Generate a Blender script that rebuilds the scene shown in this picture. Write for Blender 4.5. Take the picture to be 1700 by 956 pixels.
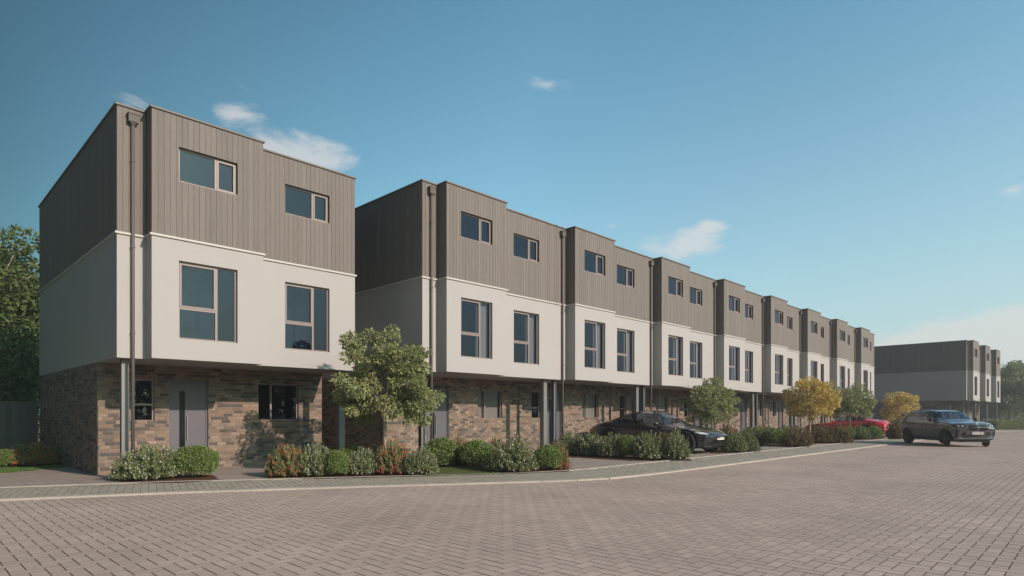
import bpy, bmesh, math, random
import numpy as np
from mathutils import Vector, Matrix, noise
from mathutils.geometry import tessellate_polygon
from mathutils.bvhtree import BVHTree
rnd = random.Random(7)
PI = math.pi
for o in list(bpy.data.objects): bpy.data.objects.remove(o)
S = bpy.context.scene
C = S.collection

# ------------------------------------------------------------------ camera
TH = math.radians(44.225); CH = 1.645; FP = 1012.7; YH = 686.4
cth, sth = math.cos(TH), math.sin(TH)
cd = bpy.data.cameras.new('camera'); cam = bpy.data.objects.new('camera', cd); C.objects.link(cam)
cam.location = (0, 0, CH); cam.rotation_euler = (PI/2, 0, TH - PI/2)
cd.sensor_width = 36; cd.lens = FP/1700*36; cd.shift_y = (YH-478)/1700
cd.clip_start = .1; cd.clip_end = 3000
S.camera = cam

def ground(px, py, z=0):
    """photo pixel -> point on the ground, used to read positions off the photograph"""
    D = FP*(CH-z)/(py-YH); R = (px-850)/FP*D
    return (D*cth+R*sth, D*sth-R*cth)

# ------------------------------------------------------------------ sun and sky
SUN = Vector((.17, -1, .485)).normalized()
sl = bpy.data.lights.new('sun', 'SUN'); sl.energy = 3.6; sl.angle = math.radians(.6); sl.color = (1, .785, .675)
so = bpy.data.objects.new('sun', sl); C.objects.link(so)
so.rotation_euler = SUN.to_track_quat('Z', 'Y').to_euler()
so.location = (0, -20, 30)
W = bpy.data.worlds.new('World'); S.world = W; W.use_nodes = True
nt = W.node_tree; nt.nodes.clear()
def N(nt, t, **k):
    n = nt.nodes.new(t)
    for a, b in k.items():
        if a in n.bl_rna.properties: setattr(n, a, b)
    return n
sky = N(nt, 'ShaderNodeTexSky'); sky.sky_type = 'NISHITA'; sky.sun_disc = False
sky.sun_elevation = math.asin(SUN.z); sky.sun_rotation = math.atan2(SUN.x, SUN.y)
sky.air_density = 1.0; sky.dust_density = 1.2; sky.ozone_density = 1.5
tint = N(nt, 'ShaderNodeMix'); tint.data_type = 'RGBA'; tint.blend_type = 'MULTIPLY'
tint.inputs[0].default_value = 1; tint.inputs[7].default_value = (.67, 1.11, 1.01, 1)
nt.links.new(sky.outputs[0], tint.inputs[6])
# added directional gain: sky darker to the left, shaped to cut ambient on walls
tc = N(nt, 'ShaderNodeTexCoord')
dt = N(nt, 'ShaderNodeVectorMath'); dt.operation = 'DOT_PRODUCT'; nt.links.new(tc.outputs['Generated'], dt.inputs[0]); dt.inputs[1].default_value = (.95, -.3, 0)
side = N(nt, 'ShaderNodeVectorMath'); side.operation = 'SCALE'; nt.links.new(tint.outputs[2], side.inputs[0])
# clouds: noise on the view direction, thin everywhere, with a few banks at fixed bearings
mp = N(nt, 'ShaderNodeMapping'); mp.inputs['Scale'].default_value = (1, 1, 2.6)
nt.links.new(tc.outputs['Generated'], mp.inputs[0])
nz = N(nt, 'ShaderNodeTexNoise'); nz.inputs['Scale'].default_value = 9; nz.inputs['Detail'].default_value = 9
nz.inputs['Roughness'].default_value = .62; nz.inputs['Distortion'].default_value = .35
nt.links.new(mp.outputs[0], nz.inputs[0])
def math_(nt, op, a, b=None, c=None, clamp=False):
    n = nt.nodes.new('ShaderNodeMath'); n.operation = op; n.use_clamp = clamp
    for i, v in enumerate((a, b, c)):
        if v is None: continue
        if isinstance(v, (int, float)): n.inputs[i].default_value = v
        else: nt.links.new(v, n.inputs[i])
    return n.outputs[0]
def skydir(px, py):
    R = (px-850)/FP; z = (YH-py)/FP
    return Vector((cth+R*sth, sth-R*cth, z)).normalized()
banks = [(385, 187, .085, .75), (505, 258, .13, .80), (225, 163, .08, .62), (905, 140, .06, .75), (1130, 412, .11, .9), (1178, 376, .05, .72),
         (1680, 318, .07, .7), (1018, 376, .03, .6), (1560, 572, .15, 1.2), (1680, 562, .16, 1.25), (400, 145, .05, .55), (1470, 575, .09, .8), (840, 162, .05, .3)]
rr = random.Random(3)
dirs = [(skydir(a, b), s, k) for a, b, s, k in banks]
for i in range(26):   # the same sort of small clouds all round the rest of the sky
    az = TH + math.radians(55 + i*250/26 + rr.uniform(-4, 4)); el = math.radians(rr.choice([4, 7, 12, 20, 30]) + rr.uniform(0, 4))
    dirs.append((Vector((math.cos(az)*math.cos(el), math.sin(az)*math.cos(el), math.sin(el))), rr.uniform(.08, .22), rr.uniform(.5, .8)))
acc = None
for d, s, k in dirs:
    sub = N(nt, 'ShaderNodeVectorMath'); sub.operation = 'SUBTRACT'; nt.links.new(tc.outputs['Generated'], sub.inputs[0]); sub.inputs[1].default_value = d
    mul = N(nt, 'ShaderNodeVectorMath'); mul.operation = 'MULTIPLY'; nt.links.new(sub.outputs[0], mul.inputs[0]); mul.inputs[1].default_value = (1, 1, 2.3)
    ln = N(nt, 'ShaderNodeVectorMath'); ln.operation = 'LENGTH'; nt.links.new(mul.outputs[0], ln.inputs[0])
    v = math_(nt, 'MULTIPLY_ADD', ln.outputs['Value'], -1/s, 1, clamp=True)
    v = math_(nt, 'MULTIPLY', v, k)
    acc = v if acc is None else math_(nt, 'MAXIMUM', acc, v)
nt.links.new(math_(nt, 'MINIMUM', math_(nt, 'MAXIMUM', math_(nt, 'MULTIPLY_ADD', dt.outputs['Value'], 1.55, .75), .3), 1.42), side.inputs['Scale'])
sx = N(nt, 'ShaderNodeSeparateXYZ'); nt.links.new(tc.outputs['Generated'], sx.inputs[0])
low_ = math_(nt, 'POWER', math_(nt, 'SUBTRACT', 1, math_(nt, 'MULTIPLY', math_(nt, 'ABSOLUTE', sx.outputs[2]), 1.35), clamp=True), 2.2)
low_ = math_(nt, 'MULTIPLY', low_, math_(nt, 'MULTIPLY_ADD', dt.outputs['Value'], .80, .18, clamp=True))
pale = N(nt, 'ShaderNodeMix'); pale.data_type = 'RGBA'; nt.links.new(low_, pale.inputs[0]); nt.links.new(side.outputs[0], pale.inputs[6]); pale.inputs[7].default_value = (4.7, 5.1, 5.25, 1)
dens = math_(nt, 'ADD', math_(nt, 'MULTIPLY', acc, .62), math_(nt, 'SUBTRACT', nz.outputs[0], .73))
cm = N(nt, 'ShaderNodeMapRange'); cm.interpolation_type = 'SMOOTHSTEP'
nt.links.new(dens, cm.inputs[0]); cm.inputs[1].default_value = 0; cm.inputs[2].default_value = .27; cm.inputs[3].default_value = 0; cm.inputs[4].default_value = .62
cmix = N(nt, 'ShaderNodeMix'); cmix.data_type = 'RGBA'
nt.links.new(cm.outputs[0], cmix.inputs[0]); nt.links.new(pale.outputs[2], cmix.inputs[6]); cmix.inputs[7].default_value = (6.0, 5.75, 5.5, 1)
bg = N(nt, 'ShaderNodeBackground'); bg.inputs[1].default_value = .115
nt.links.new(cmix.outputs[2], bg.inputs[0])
wo = N(nt, 'ShaderNodeOutputWorld'); nt.links.new(bg.outputs[0], wo.inputs[0])
S.view_settings.view_transform = 'Standard'; S.view_settings.look = 'None'
S.view_settings.exposure = .2; S.view_settings.gamma = 1
S.render.engine = 'CYCLES'

# ------------------------------------------------------------------ materials
def mat(name, col, rough=.7, spec=.5, metal=0, var=0, hue=0, scale=3, nvar=0, bump=0, bscale=40, stretch=(1, 1, 1),
        palette=None, sheen=0, coat=0, ior=None, transl=0, grime=0):
    m = bpy.data.materials.new(name); m.use_nodes = True; t = m.node_tree; t.nodes.clear()
    b = N(t, 'ShaderNodeBsdfPrincipled'); o = N(t, 'ShaderNodeOutputMaterial')
    b.inputs['Roughness'].default_value = rough; b.inputs['Specular IOR Level'].default_value = spec; b.inputs['Metallic'].default_value = metal
    if ior: b.inputs['IOR'].default_value = ior
    if coat: b.inputs['Coat Weight'].default_value = coat; b.inputs['Coat Roughness'].default_value = .04
    t.links.new(b.outputs[0], o.inputs[0])
    colout = None
    rv = None
    if var or palette or hue:
        oi = N(t, 'ShaderNodeObjectInfo'); ge = N(t, 'ShaderNodeNewGeometry')
        rv = math_(t, 'FRACT', math_(t, 'MULTIPLY_ADD', ge.outputs['Random Per Island'], 7.13, oi.outputs['Random']))
    if palette:
        cr = N(t, 'ShaderNodeValToRGB'); cr.color_ramp.interpolation = 'CONSTANT'
        e = cr.color_ramp.elements
        while len(e) < len(palette): e.new(.5)
        for i, (p, c) in enumerate(palette): e[i].position = p; e[i].color = (*c, 1)
        t.links.new(rv, cr.inputs[0]); colout = cr.outputs[0]
    else:
        rgb = N(t, 'ShaderNodeRGB'); rgb.outputs[0].default_value = (*col, 1); colout = rgb.outputs[0]
    def mulv(val, c):
        x = N(t, 'ShaderNodeVectorMath'); x.operation = 'SCALE'; t.links.new(c, x.inputs[0]); t.links.new(val, x.inputs['Scale']); return x.outputs[0]
    if var:
        r2 = math_(t, 'FRACT', math_(t, 'MULTIPLY', rv, 13.7))
        colout = mulv(math_(t, 'MULTIPLY_ADD', r2, 2*var, 1-var), colout)
    if hue:
        hs = N(t, 'ShaderNodeHueSaturation'); r3 = math_(t, 'FRACT', math_(t, 'MULTIPLY', rv, 5.3))
        t.links.new(math_(t, 'MULTIPLY_ADD', r3, hue, .5-hue/2), hs.inputs['Hue']); t.links.new(colout, hs.inputs['Color']); colout = hs.outputs[0]
    ge2 = N(t, 'ShaderNodeNewGeometry')
    if nvar or grime:
        mp = N(t, 'ShaderNodeMapping'); mp.inputs['Scale'].default_value = stretch; t.links.new(ge2.outputs['Position'], mp.inputs[0])
        n = N(t, 'ShaderNodeTexNoise'); n.inputs['Scale'].default_value = scale; n.inputs['Detail'].default_value = 6; n.inputs['Roughness'].default_value = .6
        t.links.new(mp.outputs[0], n.inputs[0])
        if nvar: colout = mulv(math_(t, 'MULTIPLY_ADD', n.outputs[0], 2*nvar, 1-nvar), colout)
    if grime:
        n2 = N(t, 'ShaderNodeTexNoise'); n2.inputs['Scale'].default_value = .45; n2.inputs['Detail'].default_value = 5
        t.links.new(ge2.outputs['Position'], n2.inputs[0])
        colout = mulv(math_(t, 'MULTIPLY_ADD', n2.outputs[0], 2*grime, 1-grime), colout)
    t.links.new(colout, b.inputs['Base Color'])
    if bump:
        mp2 = N(t, 'ShaderNodeMapping'); mp2.inputs['Scale'].default_value = stretch; t.links.new(ge2.outputs['Position'], mp2.inputs[0])
        n3 = N(t, 'ShaderNodeTexNoise'); n3.inputs['Scale'].default_value = bscale; n3.inputs['Detail'].default_value = 5; t.links.new(mp2.outputs[0], n3.inputs[0])
        bp = N(t, 'ShaderNodeBump'); bp.inputs['Strength'].default_value = bump; bp.inputs['Distance'].default_value = .01
        t.links.new(n3.outputs[0], bp.inputs['Height']); t.links.new(bp.outputs[0], b.inputs['Normal'])
    if transl:
        tr = N(t, 'ShaderNodeBsdfTranslucent'); t.links.new(colout, tr.inputs[0]); mx = N(t, 'ShaderNodeMixShader'); mx.inputs[0].default_value = transl
        t.links.new(b.outputs[0], mx.inputs[1]); t.links.new(tr.outputs[0], mx.inputs[2]); t.links.new(mx.outputs[0], o.inputs[0])
    return m
def glass(name, tint, ior=1.6, thru=.6, rough=.01):
    m = bpy.data.materials.new(name); m.use_nodes = True; t = m.node_tree; t.nodes.clear()
    o = N(t, 'ShaderNodeOutputMaterial'); fr = N(t, 'ShaderNodeFresnel'); ge = N(t, 'ShaderNodeNewGeometry'); t.links.new(math_(t, 'MULTIPLY_ADD', ge.outputs['Backfacing'], 1/ior-ior, ior), fr.inputs[0])
    tr = N(t, 'ShaderNodeBsdfTransparent'); tr.inputs[0].default_value = (*tint, 1)
    gl = N(t, 'ShaderNodeBsdfGlossy'); gl.inputs['Roughness'].default_value = rough; gl.inputs['Color'].default_value = (.74, .78, 1, 1)
    mx = N(t, 'ShaderNodeMixShader'); t.links.new(fr.outputs[0], mx.inputs[0]); t.links.new(tr.outputs[0], mx.inputs[1]); t.links.new(gl.outputs[0], mx.inputs[2])
    t.links.new(mx.outputs[0], o.inputs[0]); return m
M = {}
BP = [(0, (.255, .183, .135)), (.2, (.215, .163, .128)), (.34, (.30, .225, .172)), (.46, (.175, .137, .113)), (.58, (.122, .106, .097)), (.70, (.255, .203, .162)), (.82, (.098, .089, .085)), (.92, (.20, .158, .13))]
M['brick'] = mat('brick', (.3, .2, .15), .85, .3, palette=BP, var=.12, nvar=.25, scale=30, bump=.35, bscale=70)
M['mortar'] = mat('mortar', (.28, .25, .225), .95, .1, nvar=.15, bump=.3)
M['render'] = mat('white_render', (.422, .405, .400), .9, .2, nvar=.03, scale=1.2, bump=.08, bscale=120, grime=.03)
M['board'] = mat('timber_board', (.195, .170, .157), .75, .3, var=.07, nvar=.34, scale=9, stretch=(11, 11, .3), bump=.3, bscale=18)
M['backing'] = mat('membrane', (.11, .095, .082), .9, .1)
M['coping'] = mat('coping_metal', (.19, .175, .16), .65, .3, nvar=.08)
M['trim'] = mat('pale_trim', (.53, .51, .475), .6, .4)
M['soffit'] = mat('soffit_board', (.34, .32, .30), .85, .2, nvar=.04)
M['frame'] = mat('window_frame', (.25, .20, .185), .45, .5)
M['door'] = mat('door_paint', (.115, .11, .132), .45, .5, nvar=.05, scale=2)
M['post'] = mat('post_steel', (.21, .205, .205), .45, .5, metal=.2, nvar=.05)
M['pipe'] = mat('pipe_metal', (.125, .112, .105), .65, .3)
M['glass'] = glass('window_glass', (.58, .61, .66), 1.6)
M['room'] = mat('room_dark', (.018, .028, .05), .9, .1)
M['floor'] = mat('roof_felt', (.12, .12, .12), .9, .1, nvar=.1)
M['blind'] = mat('roller_blind', (.58, .52, .41), .9, .1)
M['curtain'] = mat('curtain', (.50, .48, .46), .9, .1)
M['blackglass'] = mat('dark_glazing', (.012, .014, .016), .06, .5)
M['steel'] = mat('brushed_steel', (.5, .5, .5), .3, .5, metal=1)
M['road'] = mat('road_paver', (.475, .372, .322), .8, .3, var=.07, nvar=.14, scale=60, bump=.35, bscale=90, grime=.26)
M['foot'] = mat('footway_paver', (.365, .335, .275), .85, .3, var=.10, nvar=.14, scale=60, bump=.3, bscale=90, grime=.12)
M['drive'] = mat('driveway_paver', (.35, .295, .26), .85, .3, var=.10, nvar=.14, scale=60, bump=.3, bscale=90, grime=.15)
M['sand'] = mat('joint_sand', (.17, .13, .108), .95, .1, nvar=.2, scale=30)
M['kerb'] = mat('kerb_concrete', (.46, .405, .35), .85, .3, var=.06, nvar=.12, scale=12, bump=.25, bscale=80)
M['lawn'] = mat('lawn_soil', (.07, .13, .035), .95, .1, nvar=.3, scale=8)
M['blade'] = mat('grass_blade', (.13, .22, .06), .7, .3, var=.25, hue=.03, transl=.3)
M['mulch'] = mat('bark_mulch', (.11, .055, .035), .95, .1, nvar=.5, scale=40, bump=1, bscale=60)
M['earth'] = mat('rough_ground', (.14, .13, .08), .95, .1, nvar=.4, scale=1.5, bump=.5, bscale=6)
M['bark'] = mat('bark', (.36, .29, .23), .9, .2, nvar=.3, scale=14, stretch=(1, 1, .2), bump=.5, bscale=30)
M['leaf'] = mat('tree_leaf', (.30, .325, .145), .5, .45, var=.35, hue=.04, transl=.28)
M['leaf_dark'] = mat('hedge_leaf', (.115, .155, .045), .55, .4, var=.35, hue=.05, transl=.25)
M['leaf_far'] = mat('far_leaf', (.25, .28, .13), .6, .3, var=.3, hue=.05, transl=.4)
M['leaf_yellow'] = mat('autumn_leaf', (.60, .47, .15), .5, .4, var=.35, hue=.035, transl=.3)
M['needle'] = mat('rosemary_leaf', (.195, .23, .10), .6, .35, var=.35, hue=.03, transl=.15)
M['box'] = mat('box_leaf', (.17, .24, .065), .45, .5, var=.35, hue=.03, transl=.25)
M['rust'] = mat('rusty_leaf', (.20, .16, .075), .6, .3, var=.4, hue=.04, transl=.2)
M['white_fl'] = mat('white_flower', (.78, .76, .70), .7, .2, var=.1, transl=.2)
M['red_fl'] = mat('red_flower', (.64, .10, .045), .6, .3, var=.3, hue=.03, transl=.2)
M['fence'] = mat('fence_board', (.115, .11, .105), .8, .25, var=.15, nvar=.2, scale=10, stretch=(4, 4, .4), bump=.3)
M['paint_black'] = mat('black_car_paint', (.036, .037, .041), .25, .6, metal=.4, coat=1)
M['paint_grey'] = mat('grey_car_paint', (.105, .112, .12), .3, .6, metal=.3, coat=1)
M['paint_red'] = mat('red_car_paint', (.58, .014, .022), .25, .6, metal=.2, coat=1)
M['trimblack'] = mat('black_plastic', (.015, .015, .016), .45, .4)
M['tyre'] = mat('tyre_rubber', (.02, .02, .021), .8, .3, bump=.2)
M['rim'] = mat('alloy_rim', (.10, .10, .105), .3, .5, metal=.8)
M['lens'] = mat('lamp_lens', (.7, .74, .78), .08, .6, coat=1)
M['redlens'] = mat('tail_lens', (.5, .02, .015), .1, .6, coat=1)
M['carglass'] = glass('car_glass', (.45, .5, .5), 1.75)
M['seat'] = mat('car_seat', (.16, .13, .11), .7, .3)
M['plate'] = mat('number_plate_white', (.75, .75, .72), .4, .4)
M['plateblue'] = mat('plate_blue', (.02, .03, .25), .4, .4)
M['ink'] = mat('plate_ink', (.01, .01, .01), .5, .3)
M['redink'] = mat('plate_red_ink', (.6, .08, .05), .5, .3)
M['chrome'] = mat('badge_chrome', (.7, .72, .75), .15, .5, metal=1)

# ------------------------------------------------------------------ mesh helpers
class MB:
    def __init__(s): s.v = []; s.f = []; s.m = []
    def box(s, x0, x1, y0, y1, z0, z1, mi=0):
        n = len(s.v)
        s.v += [(x0, y0, z0), (x1, y0, z0), (x1, y1, z0), (x0, y1, z0), (x0, y0, z1), (x1, y0, z1), (x1, y1, z1), (x0, y1, z1)]
        s.f += [(n, n+3, n+2, n+1), (n+4, n+5, n+6, n+7), (n, n+1, n+5, n+4), (n+1, n+2, n+6, n+5), (n+2, n+3, n+7, n+6), (n+3, n, n+4, n+7)]; s.m += [mi]*6
        return s
    def quad(s, a, b, c, d, mi=0):
        n = len(s.v); s.v += [a, b, c, d]; s.f.append((n, n+1, n+2, n+3)); s.m.append(mi); return s
    def tube(s, pts, rs, k=8, cap=True):
        n0 = len(s.v)
        for i, p in enumerate(pts):
            p = Vector(p); d = (Vector(pts[min(i+1, len(pts)-1)])-Vector(pts[max(i-1, 0)])).normalized()
            a = d.orthogonal().normalized() if abs(d.z) < .99 else Vector((1, 0, 0)); b = d.cross(a).normalized(); a = b.cross(d)
            for j in range(k):
                t = 2*PI*j/k; s.v.append(tuple(p+(a*math.cos(t)+b*math.sin(t))*rs[i]))
        for i in range(len(pts)-1):
            for j in range(k):
                s.f.append((n0+i*k+j, n0+i*k+(j+1) % k, n0+(i+1)*k+(j+1) % k, n0+(i+1)*k+j)); s.m.append(0)
        if cap:
            s.f.append(tuple(n0+j for j in reversed(range(k)))); s.f.append(tuple(n0+(len(pts)-1)*k+j for j in range(k))); s.m += [0, 0]
        return s
    def mesh(s, name, mats, smooth=False):
        me = bpy.data.meshes.new(name); me.from_pydata(s.v, [], s.f)
        for m in (mats if isinstance(mats, (list, tuple)) else [mats]): me.materials.append(m)
        if any(s.m): me.polygons.foreach_set('material_index', s.m)
        if smooth: me.polygons.foreach_set('use_smooth', [True]*len(me.polygons))
        me.update(); return me
def link(name, data, parent=None, loc=None, scale=None, rot=None):
    o = bpy.data.objects.new(name, data); C.objects.link(o)
    if parent: o.parent = parent
    if loc is not None: o.location = loc
    if scale is not None: o.scale = scale
    if rot is not None: o.rotation_euler = rot
    return o
def obj(name, mb, m, parent=None, smooth=False, **k): return link(name, mb.mesh(name, m, smooth), parent, **k)
def tag(o, label=None, cat=None, group=None, kind=None):
    if label: o['label'] = label
    if cat: o['category'] = cat
    if group: o['group'] = group
    if kind: o['kind'] = kind
    return o
def thing(name, label, cat, loc=(0, 0, 0), rz=0, group=None):
    o = link(name, None, None, loc, None, (0, 0, rz)); o.empty_display_size = .2
    return tag(o, label, cat, group)
def kids(o): return [c for c in o.children]
def copy_tree(o, parent=None):
    c = o.copy(); C.objects.link(c)
    if parent: c.parent = parent
    for ch in kids(o): copy_tree(ch, c)
    return c
def npmesh(name, V, F, mats, smooth=False):
    """V (n,3), F (m,k) numpy"""
    me = bpy.data.meshes.new(name); k = F.shape[1]
    me.vertices.add(len(V)); me.vertices.foreach_set('co', V.astype(np.float32).ravel())
    me.loops.add(F.size); me.loops.foreach_set('vertex_index', F.astype(np.int32).ravel())
    me.polygons.add(len(F)); me.polygons.foreach_set('loop_start', np.arange(0, F.size, k, dtype=np.int32))
    me.polygons.foreach_set('loop_total', np.full(len(F), k, np.int32))
    me.materials.append(mats); me.update(calc_edges=True); me.validate()
    me.polygons.foreach_set('use_smooth', [smooth]*len(me.polygons))
    return me
def sheet(name, poly, z, m, parent=None, kind=None):
    P = [Vector((x, y, z)) for x, y in poly]; F = []
    for a, b, c in tessellate_polygon([P]):
        cr = (P[b]-P[a]).cross(P[c]-P[a]).z
        if abs(cr) > 1e-9: F.append((a, b, c) if cr > 0 else (a, c, b))
    me = bpy.data.meshes.new(name); me.from_pydata([tuple(p) for p in P], [], F); me.materials.append(m)
    o = link(name, me, parent)
    if kind: o['kind'] = kind
    return o
def inside(P, poly):
    x, y = P[:, 0], P[:, 1]; r = np.zeros(len(P), bool); n = len(poly)
    for i in range(n):
        x1, y1 = poly[i]; x2, y2 = poly[(i+1) % n]
        if y1 == y2: continue
        c = ((y1 > y) != (y2 > y)) & (x < (x2-x1)*(y-y1)/(y2-y1)+x1); r ^= c
    return r

# ------------------------------------------------------------------ ground, road, footway
KE = [(-22, 23.6), (-14, 20.6), (-6, 17.75), (1.5, 15.0), (4.24, 13.72), (6.97, 12.17), (9.75, 10.47), (11.4, 9.45), (12.6, 8.98), (14.1, 8.8), (16, 8.73), (23.2, 8.58), (35.7, 8.30), (50, 8.1), (66, 7.8), (71, 7.6), (73.5, 6.6), (75.5, 4.6), (79, 0), (90, -12), (112, -30)]
IE = [(-22, 26.0), (-14, 23.0), (-6, 20.1), (1.87, 17.3), (4.41, 16.15), (6.64, 14.77), (9.77, 12.8), (12.2, 11.35), (13.6, 10.95), (14.9, 10.85), (18.6, 10.83), (24, 10.7), (40, 10.25), (66, 9.7), (73, 9.4), (76.5, 7.6), (78.6, 5.2), (82, 1.3), (93, -10.4), (114, -28)]
def offs(pl, d):
    out = []
    for i, p in enumerate(pl):
        a = Vector(pl[max(i-1, 0)]); b = Vector(pl[min(i+1, len(pl)-1)]); t = (b-a).normalized(); out.append((p[0]-t.y*d, p[1]+t.x*d))
    return out
gr = sheet('ground', [(-600, -600), (900, -600), (900, 900), (-600, 900)], -.09, M['earth'], kind='structure')
road = sheet('road', [(-22, -40)] + KE + [(112, -40)]  , -.009, M['sand'], kind='structure')
foot = sheet('footway', KE + IE[::-1], .013, M['sand'], kind='structure')
drive = sheet('driveway', IE[:-5] + [(76, 9.4), (76, 40), (-22, 40)],   .009, M['sand'], kind='structure')

def herring(x0, x1, y0, y1, w, ang, org=(0, 0)):
    """herringbone block centres: array of (cx, cy, vertical?)"""
    c, s = math.cos(ang), math.sin(ang)
    cs = np.array([((x-org[0])*c+(y-org[1])*s, -(x-org[0])*s+(y-org[1])*c) for x in (x0, x1) for y in (y0, y1)])/w
    lo = np.floor(cs.min(0)).astype(int)-4; hi = np.ceil(cs.max(0)).astype(int)+4
    out = []
    for k in range(lo[1], hi[1]):
        m = np.arange((lo[0]-k)//4-1, (hi[0]-k)//4+2); a = k+4*m
        out.append(np.stack([a+1, np.full(len(m), k+.5), np.zeros(len(m))], 1)); out.append(np.stack([a+3.5, np.full(len(m), k+1.), np.ones(len(m))], 1))
    P = np.concatenate(out); X = P[:, 0]*w; Y = P[:, 1]*w
    return np.stack([X*c-Y*s+org[0], X*s+Y*c+org[1], P[:, 2]], 1)
rs = np.random.RandomState(5)
def block_mesh(name, P, w, ang, ztop, m, gap=.010, thick=.03):
    n = len(P); c, s = math.cos(ang), math.sin(ang)
    hl = np.where(P[:, 2] > .5, w/2, w)-gap/2; hw = np.where(P[:, 2] > .5, w, w/2)-gap/2
    zt = ztop+rs.uniform(-.0009, .0009, n); ch = .001
    V = np.zeros((n, 8, 3))
    for i, (sx, sy) in enumerate(((-1, -1), (1, -1), (1, 1), (-1, 1))):
        for j, (ins, z) in enumerate(((0, ztop-thick+np.zeros(n)), (ch, zt))):
            lx = sx*(hl-ins); ly = sy*(hw-ins)
            V[:, j*4+i, 0] = P[:, 0]+lx*c-ly*s; V[:, j*4+i, 1] = P[:, 1]+lx*s+ly*c
            V[:, j*4+i, 2] = z
    V[:, :4, 2] = ztop-thick
    F = np.array([(4, 5, 6, 7), (0, 1, 5, 4), (1, 2, 6, 5), (2, 3, 7, 6), (3, 0, 4, 7)])
    FF = (np.arange(n)[:, None, None]*8+F[None]).reshape(-1, 4)
    me = npmesh(name, V.reshape(-1, 3), FF, m); me.materials.append(M['sand'])
    me.polygons.foreach_set('material_index', np.tile([0, 1, 1, 1, 1], n)); return me
PW = .1475
def unit_block(name, hx, hy, thick, m, ch=.006, side=None):
    mb = MB(); mb.v = [(-hx, -hy, -thick), (hx, -hy, -thick), (hx, hy, -thick), (-hx, hy, -thick), (-hx+ch, -hy+ch, 0), (hx-ch, -hy+ch, 0), (hx-ch, hy-ch, 0), (-hx+ch, hy-ch, 0)]
    mb.f = [(4, 5, 6, 7), (0, 1, 5, 4), (1, 2, 6, 5), (2, 3, 7, 6), (3, 0, 4, 7)]; mb.m = [0, 1, 1, 1, 1] if side else [0]*5
    return mb.mesh(name, [m, side] if side else m)
def lay(parent, P, ang, ztop, m, nobj, stuffname):
    D = P[:, 0]*cth+P[:, 1]*sth; R = P[:, 0]*sth-P[:, 1]*cth
    vis = (D > 1) & (np.abs(R) < D*.84) & (CH*FP/np.maximum(D, .1) < 956-YH+4)
    order = np.argsort(np.where(vis, D, 1e9)); first = order[:nobj]; rest = order[nobj:]
    meh = unit_block('paver', PW-.005, PW/2-.005, .03, m, .001, M['sand'])
    for i in first:
        x, y, v = P[i]
        link('paver', meh, parent, (x, y, ztop+rnd.uniform(-.0009, .0009)), None, (rnd.uniform(-.0015, .0015), rnd.uniform(-.0015, .0015), ang+(PI/2 if v > .5 else 0)))
    tag(link(stuffname, block_mesh(stuffname, P[rest], PW, ang, ztop, m), parent), kind='stuff')
def behind(P, k=0):   # keep what the camera could see from a step either side
    D = P[:, 0]*cth+P[:, 1]*sth; R = P[:, 0]*sth-P[:, 1]*cth
    return (D > 3.2) & (np.abs(R) < D*1.12+4.0)
Proad = herring(0, 84, -10, 26, PW, 0)
Proad = Proad[behind(Proad)]; Proad = Proad[inside(Proad, [(-22, -40)] + offs(KE, .02) + [(112, -40)])]
lay(road, Proad, 0, 0, M['road'], 300, 'paver_field')
ang_f = math.radians(-15)
Pf = herring(-5, 76, 4, 24, PW, ang_f); Pf = Pf[behind(Pf)]; Pf = Pf[inside(Pf, offs(KE, .1) + offs(IE, -.06)[::-1])]
lay(foot, Pf, ang_f, .022, M['foot'], 300, 'paver_field')
# beds and lawns (read off the photograph)
beds = [[ground(198, 803.5), ground(300, 803), ground(366, 799), ground(352, 790), ground(215, 790)],
        [ground(442, 797), ground(560, 795.5), ground(728, 791.5), ground(705, 778), ground(455, 781)],
        [ground(728, 791), ground(830, 788.5), ground(945, 784), ground(945, 768), ground(700, 768)],
        [ground(925, 758.5), ground(1040, 765.5), ground(1150, 766), ground(1120, 749), ground(925, 747)],
        [ground(1180, 753.5), ground(1262, 751), ground(1262, 740), ground(1345, 742.8), ground(1345, 731), ground(1195, 731)],
        [ground(1338, 737), ground(1416, 736.2), ground(1416, 728), ground(1340, 728)],
        [ground(1400, 731.5), ground(1466, 729.5), ground(1470, 724), ground(1405, 724)],
        [ground(1476, 730), ground(1502, 729), ground(1502, 722), ground(1474, 722)]]
lawns = [[(-22, 20.9), (-3, 20.6), (1.2, 21.0), (3.88, 22.6), (3.88, 27.6), (-22, 27.6)],
         [ground(700, 792), ground(835, 788.6), ground(822, 777), ground(700, 777)]]
Pd = herring(-6, 60, 9, 28, PW, ang_f*0+PI/4); Pd = Pd[behind(Pd)]
keep = inside(Pd, offs(IE, .1)[:-5] + [(76, 9.6), (76, 40), (-22, 40)])
for x0, x1, y in ((3.9, 10.45, 19.12), (11.98, 66, 17.7)): keep &= ~((Pd[:, 0] > x0) & (Pd[:, 0] < x1) & (Pd[:, 1] > y))
for b in beds+lawns: keep &= ~inside(Pd, b)
keep &= Pd[:, 1] < 26
lay(drive, Pd[keep], PI/4, .018, M['drive'], 250, 'paver_field')
for i, b in enumerate(beds): sheet('planting_bed', b, .030+.0006*i, M['mulch'], kind='structure')
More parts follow.
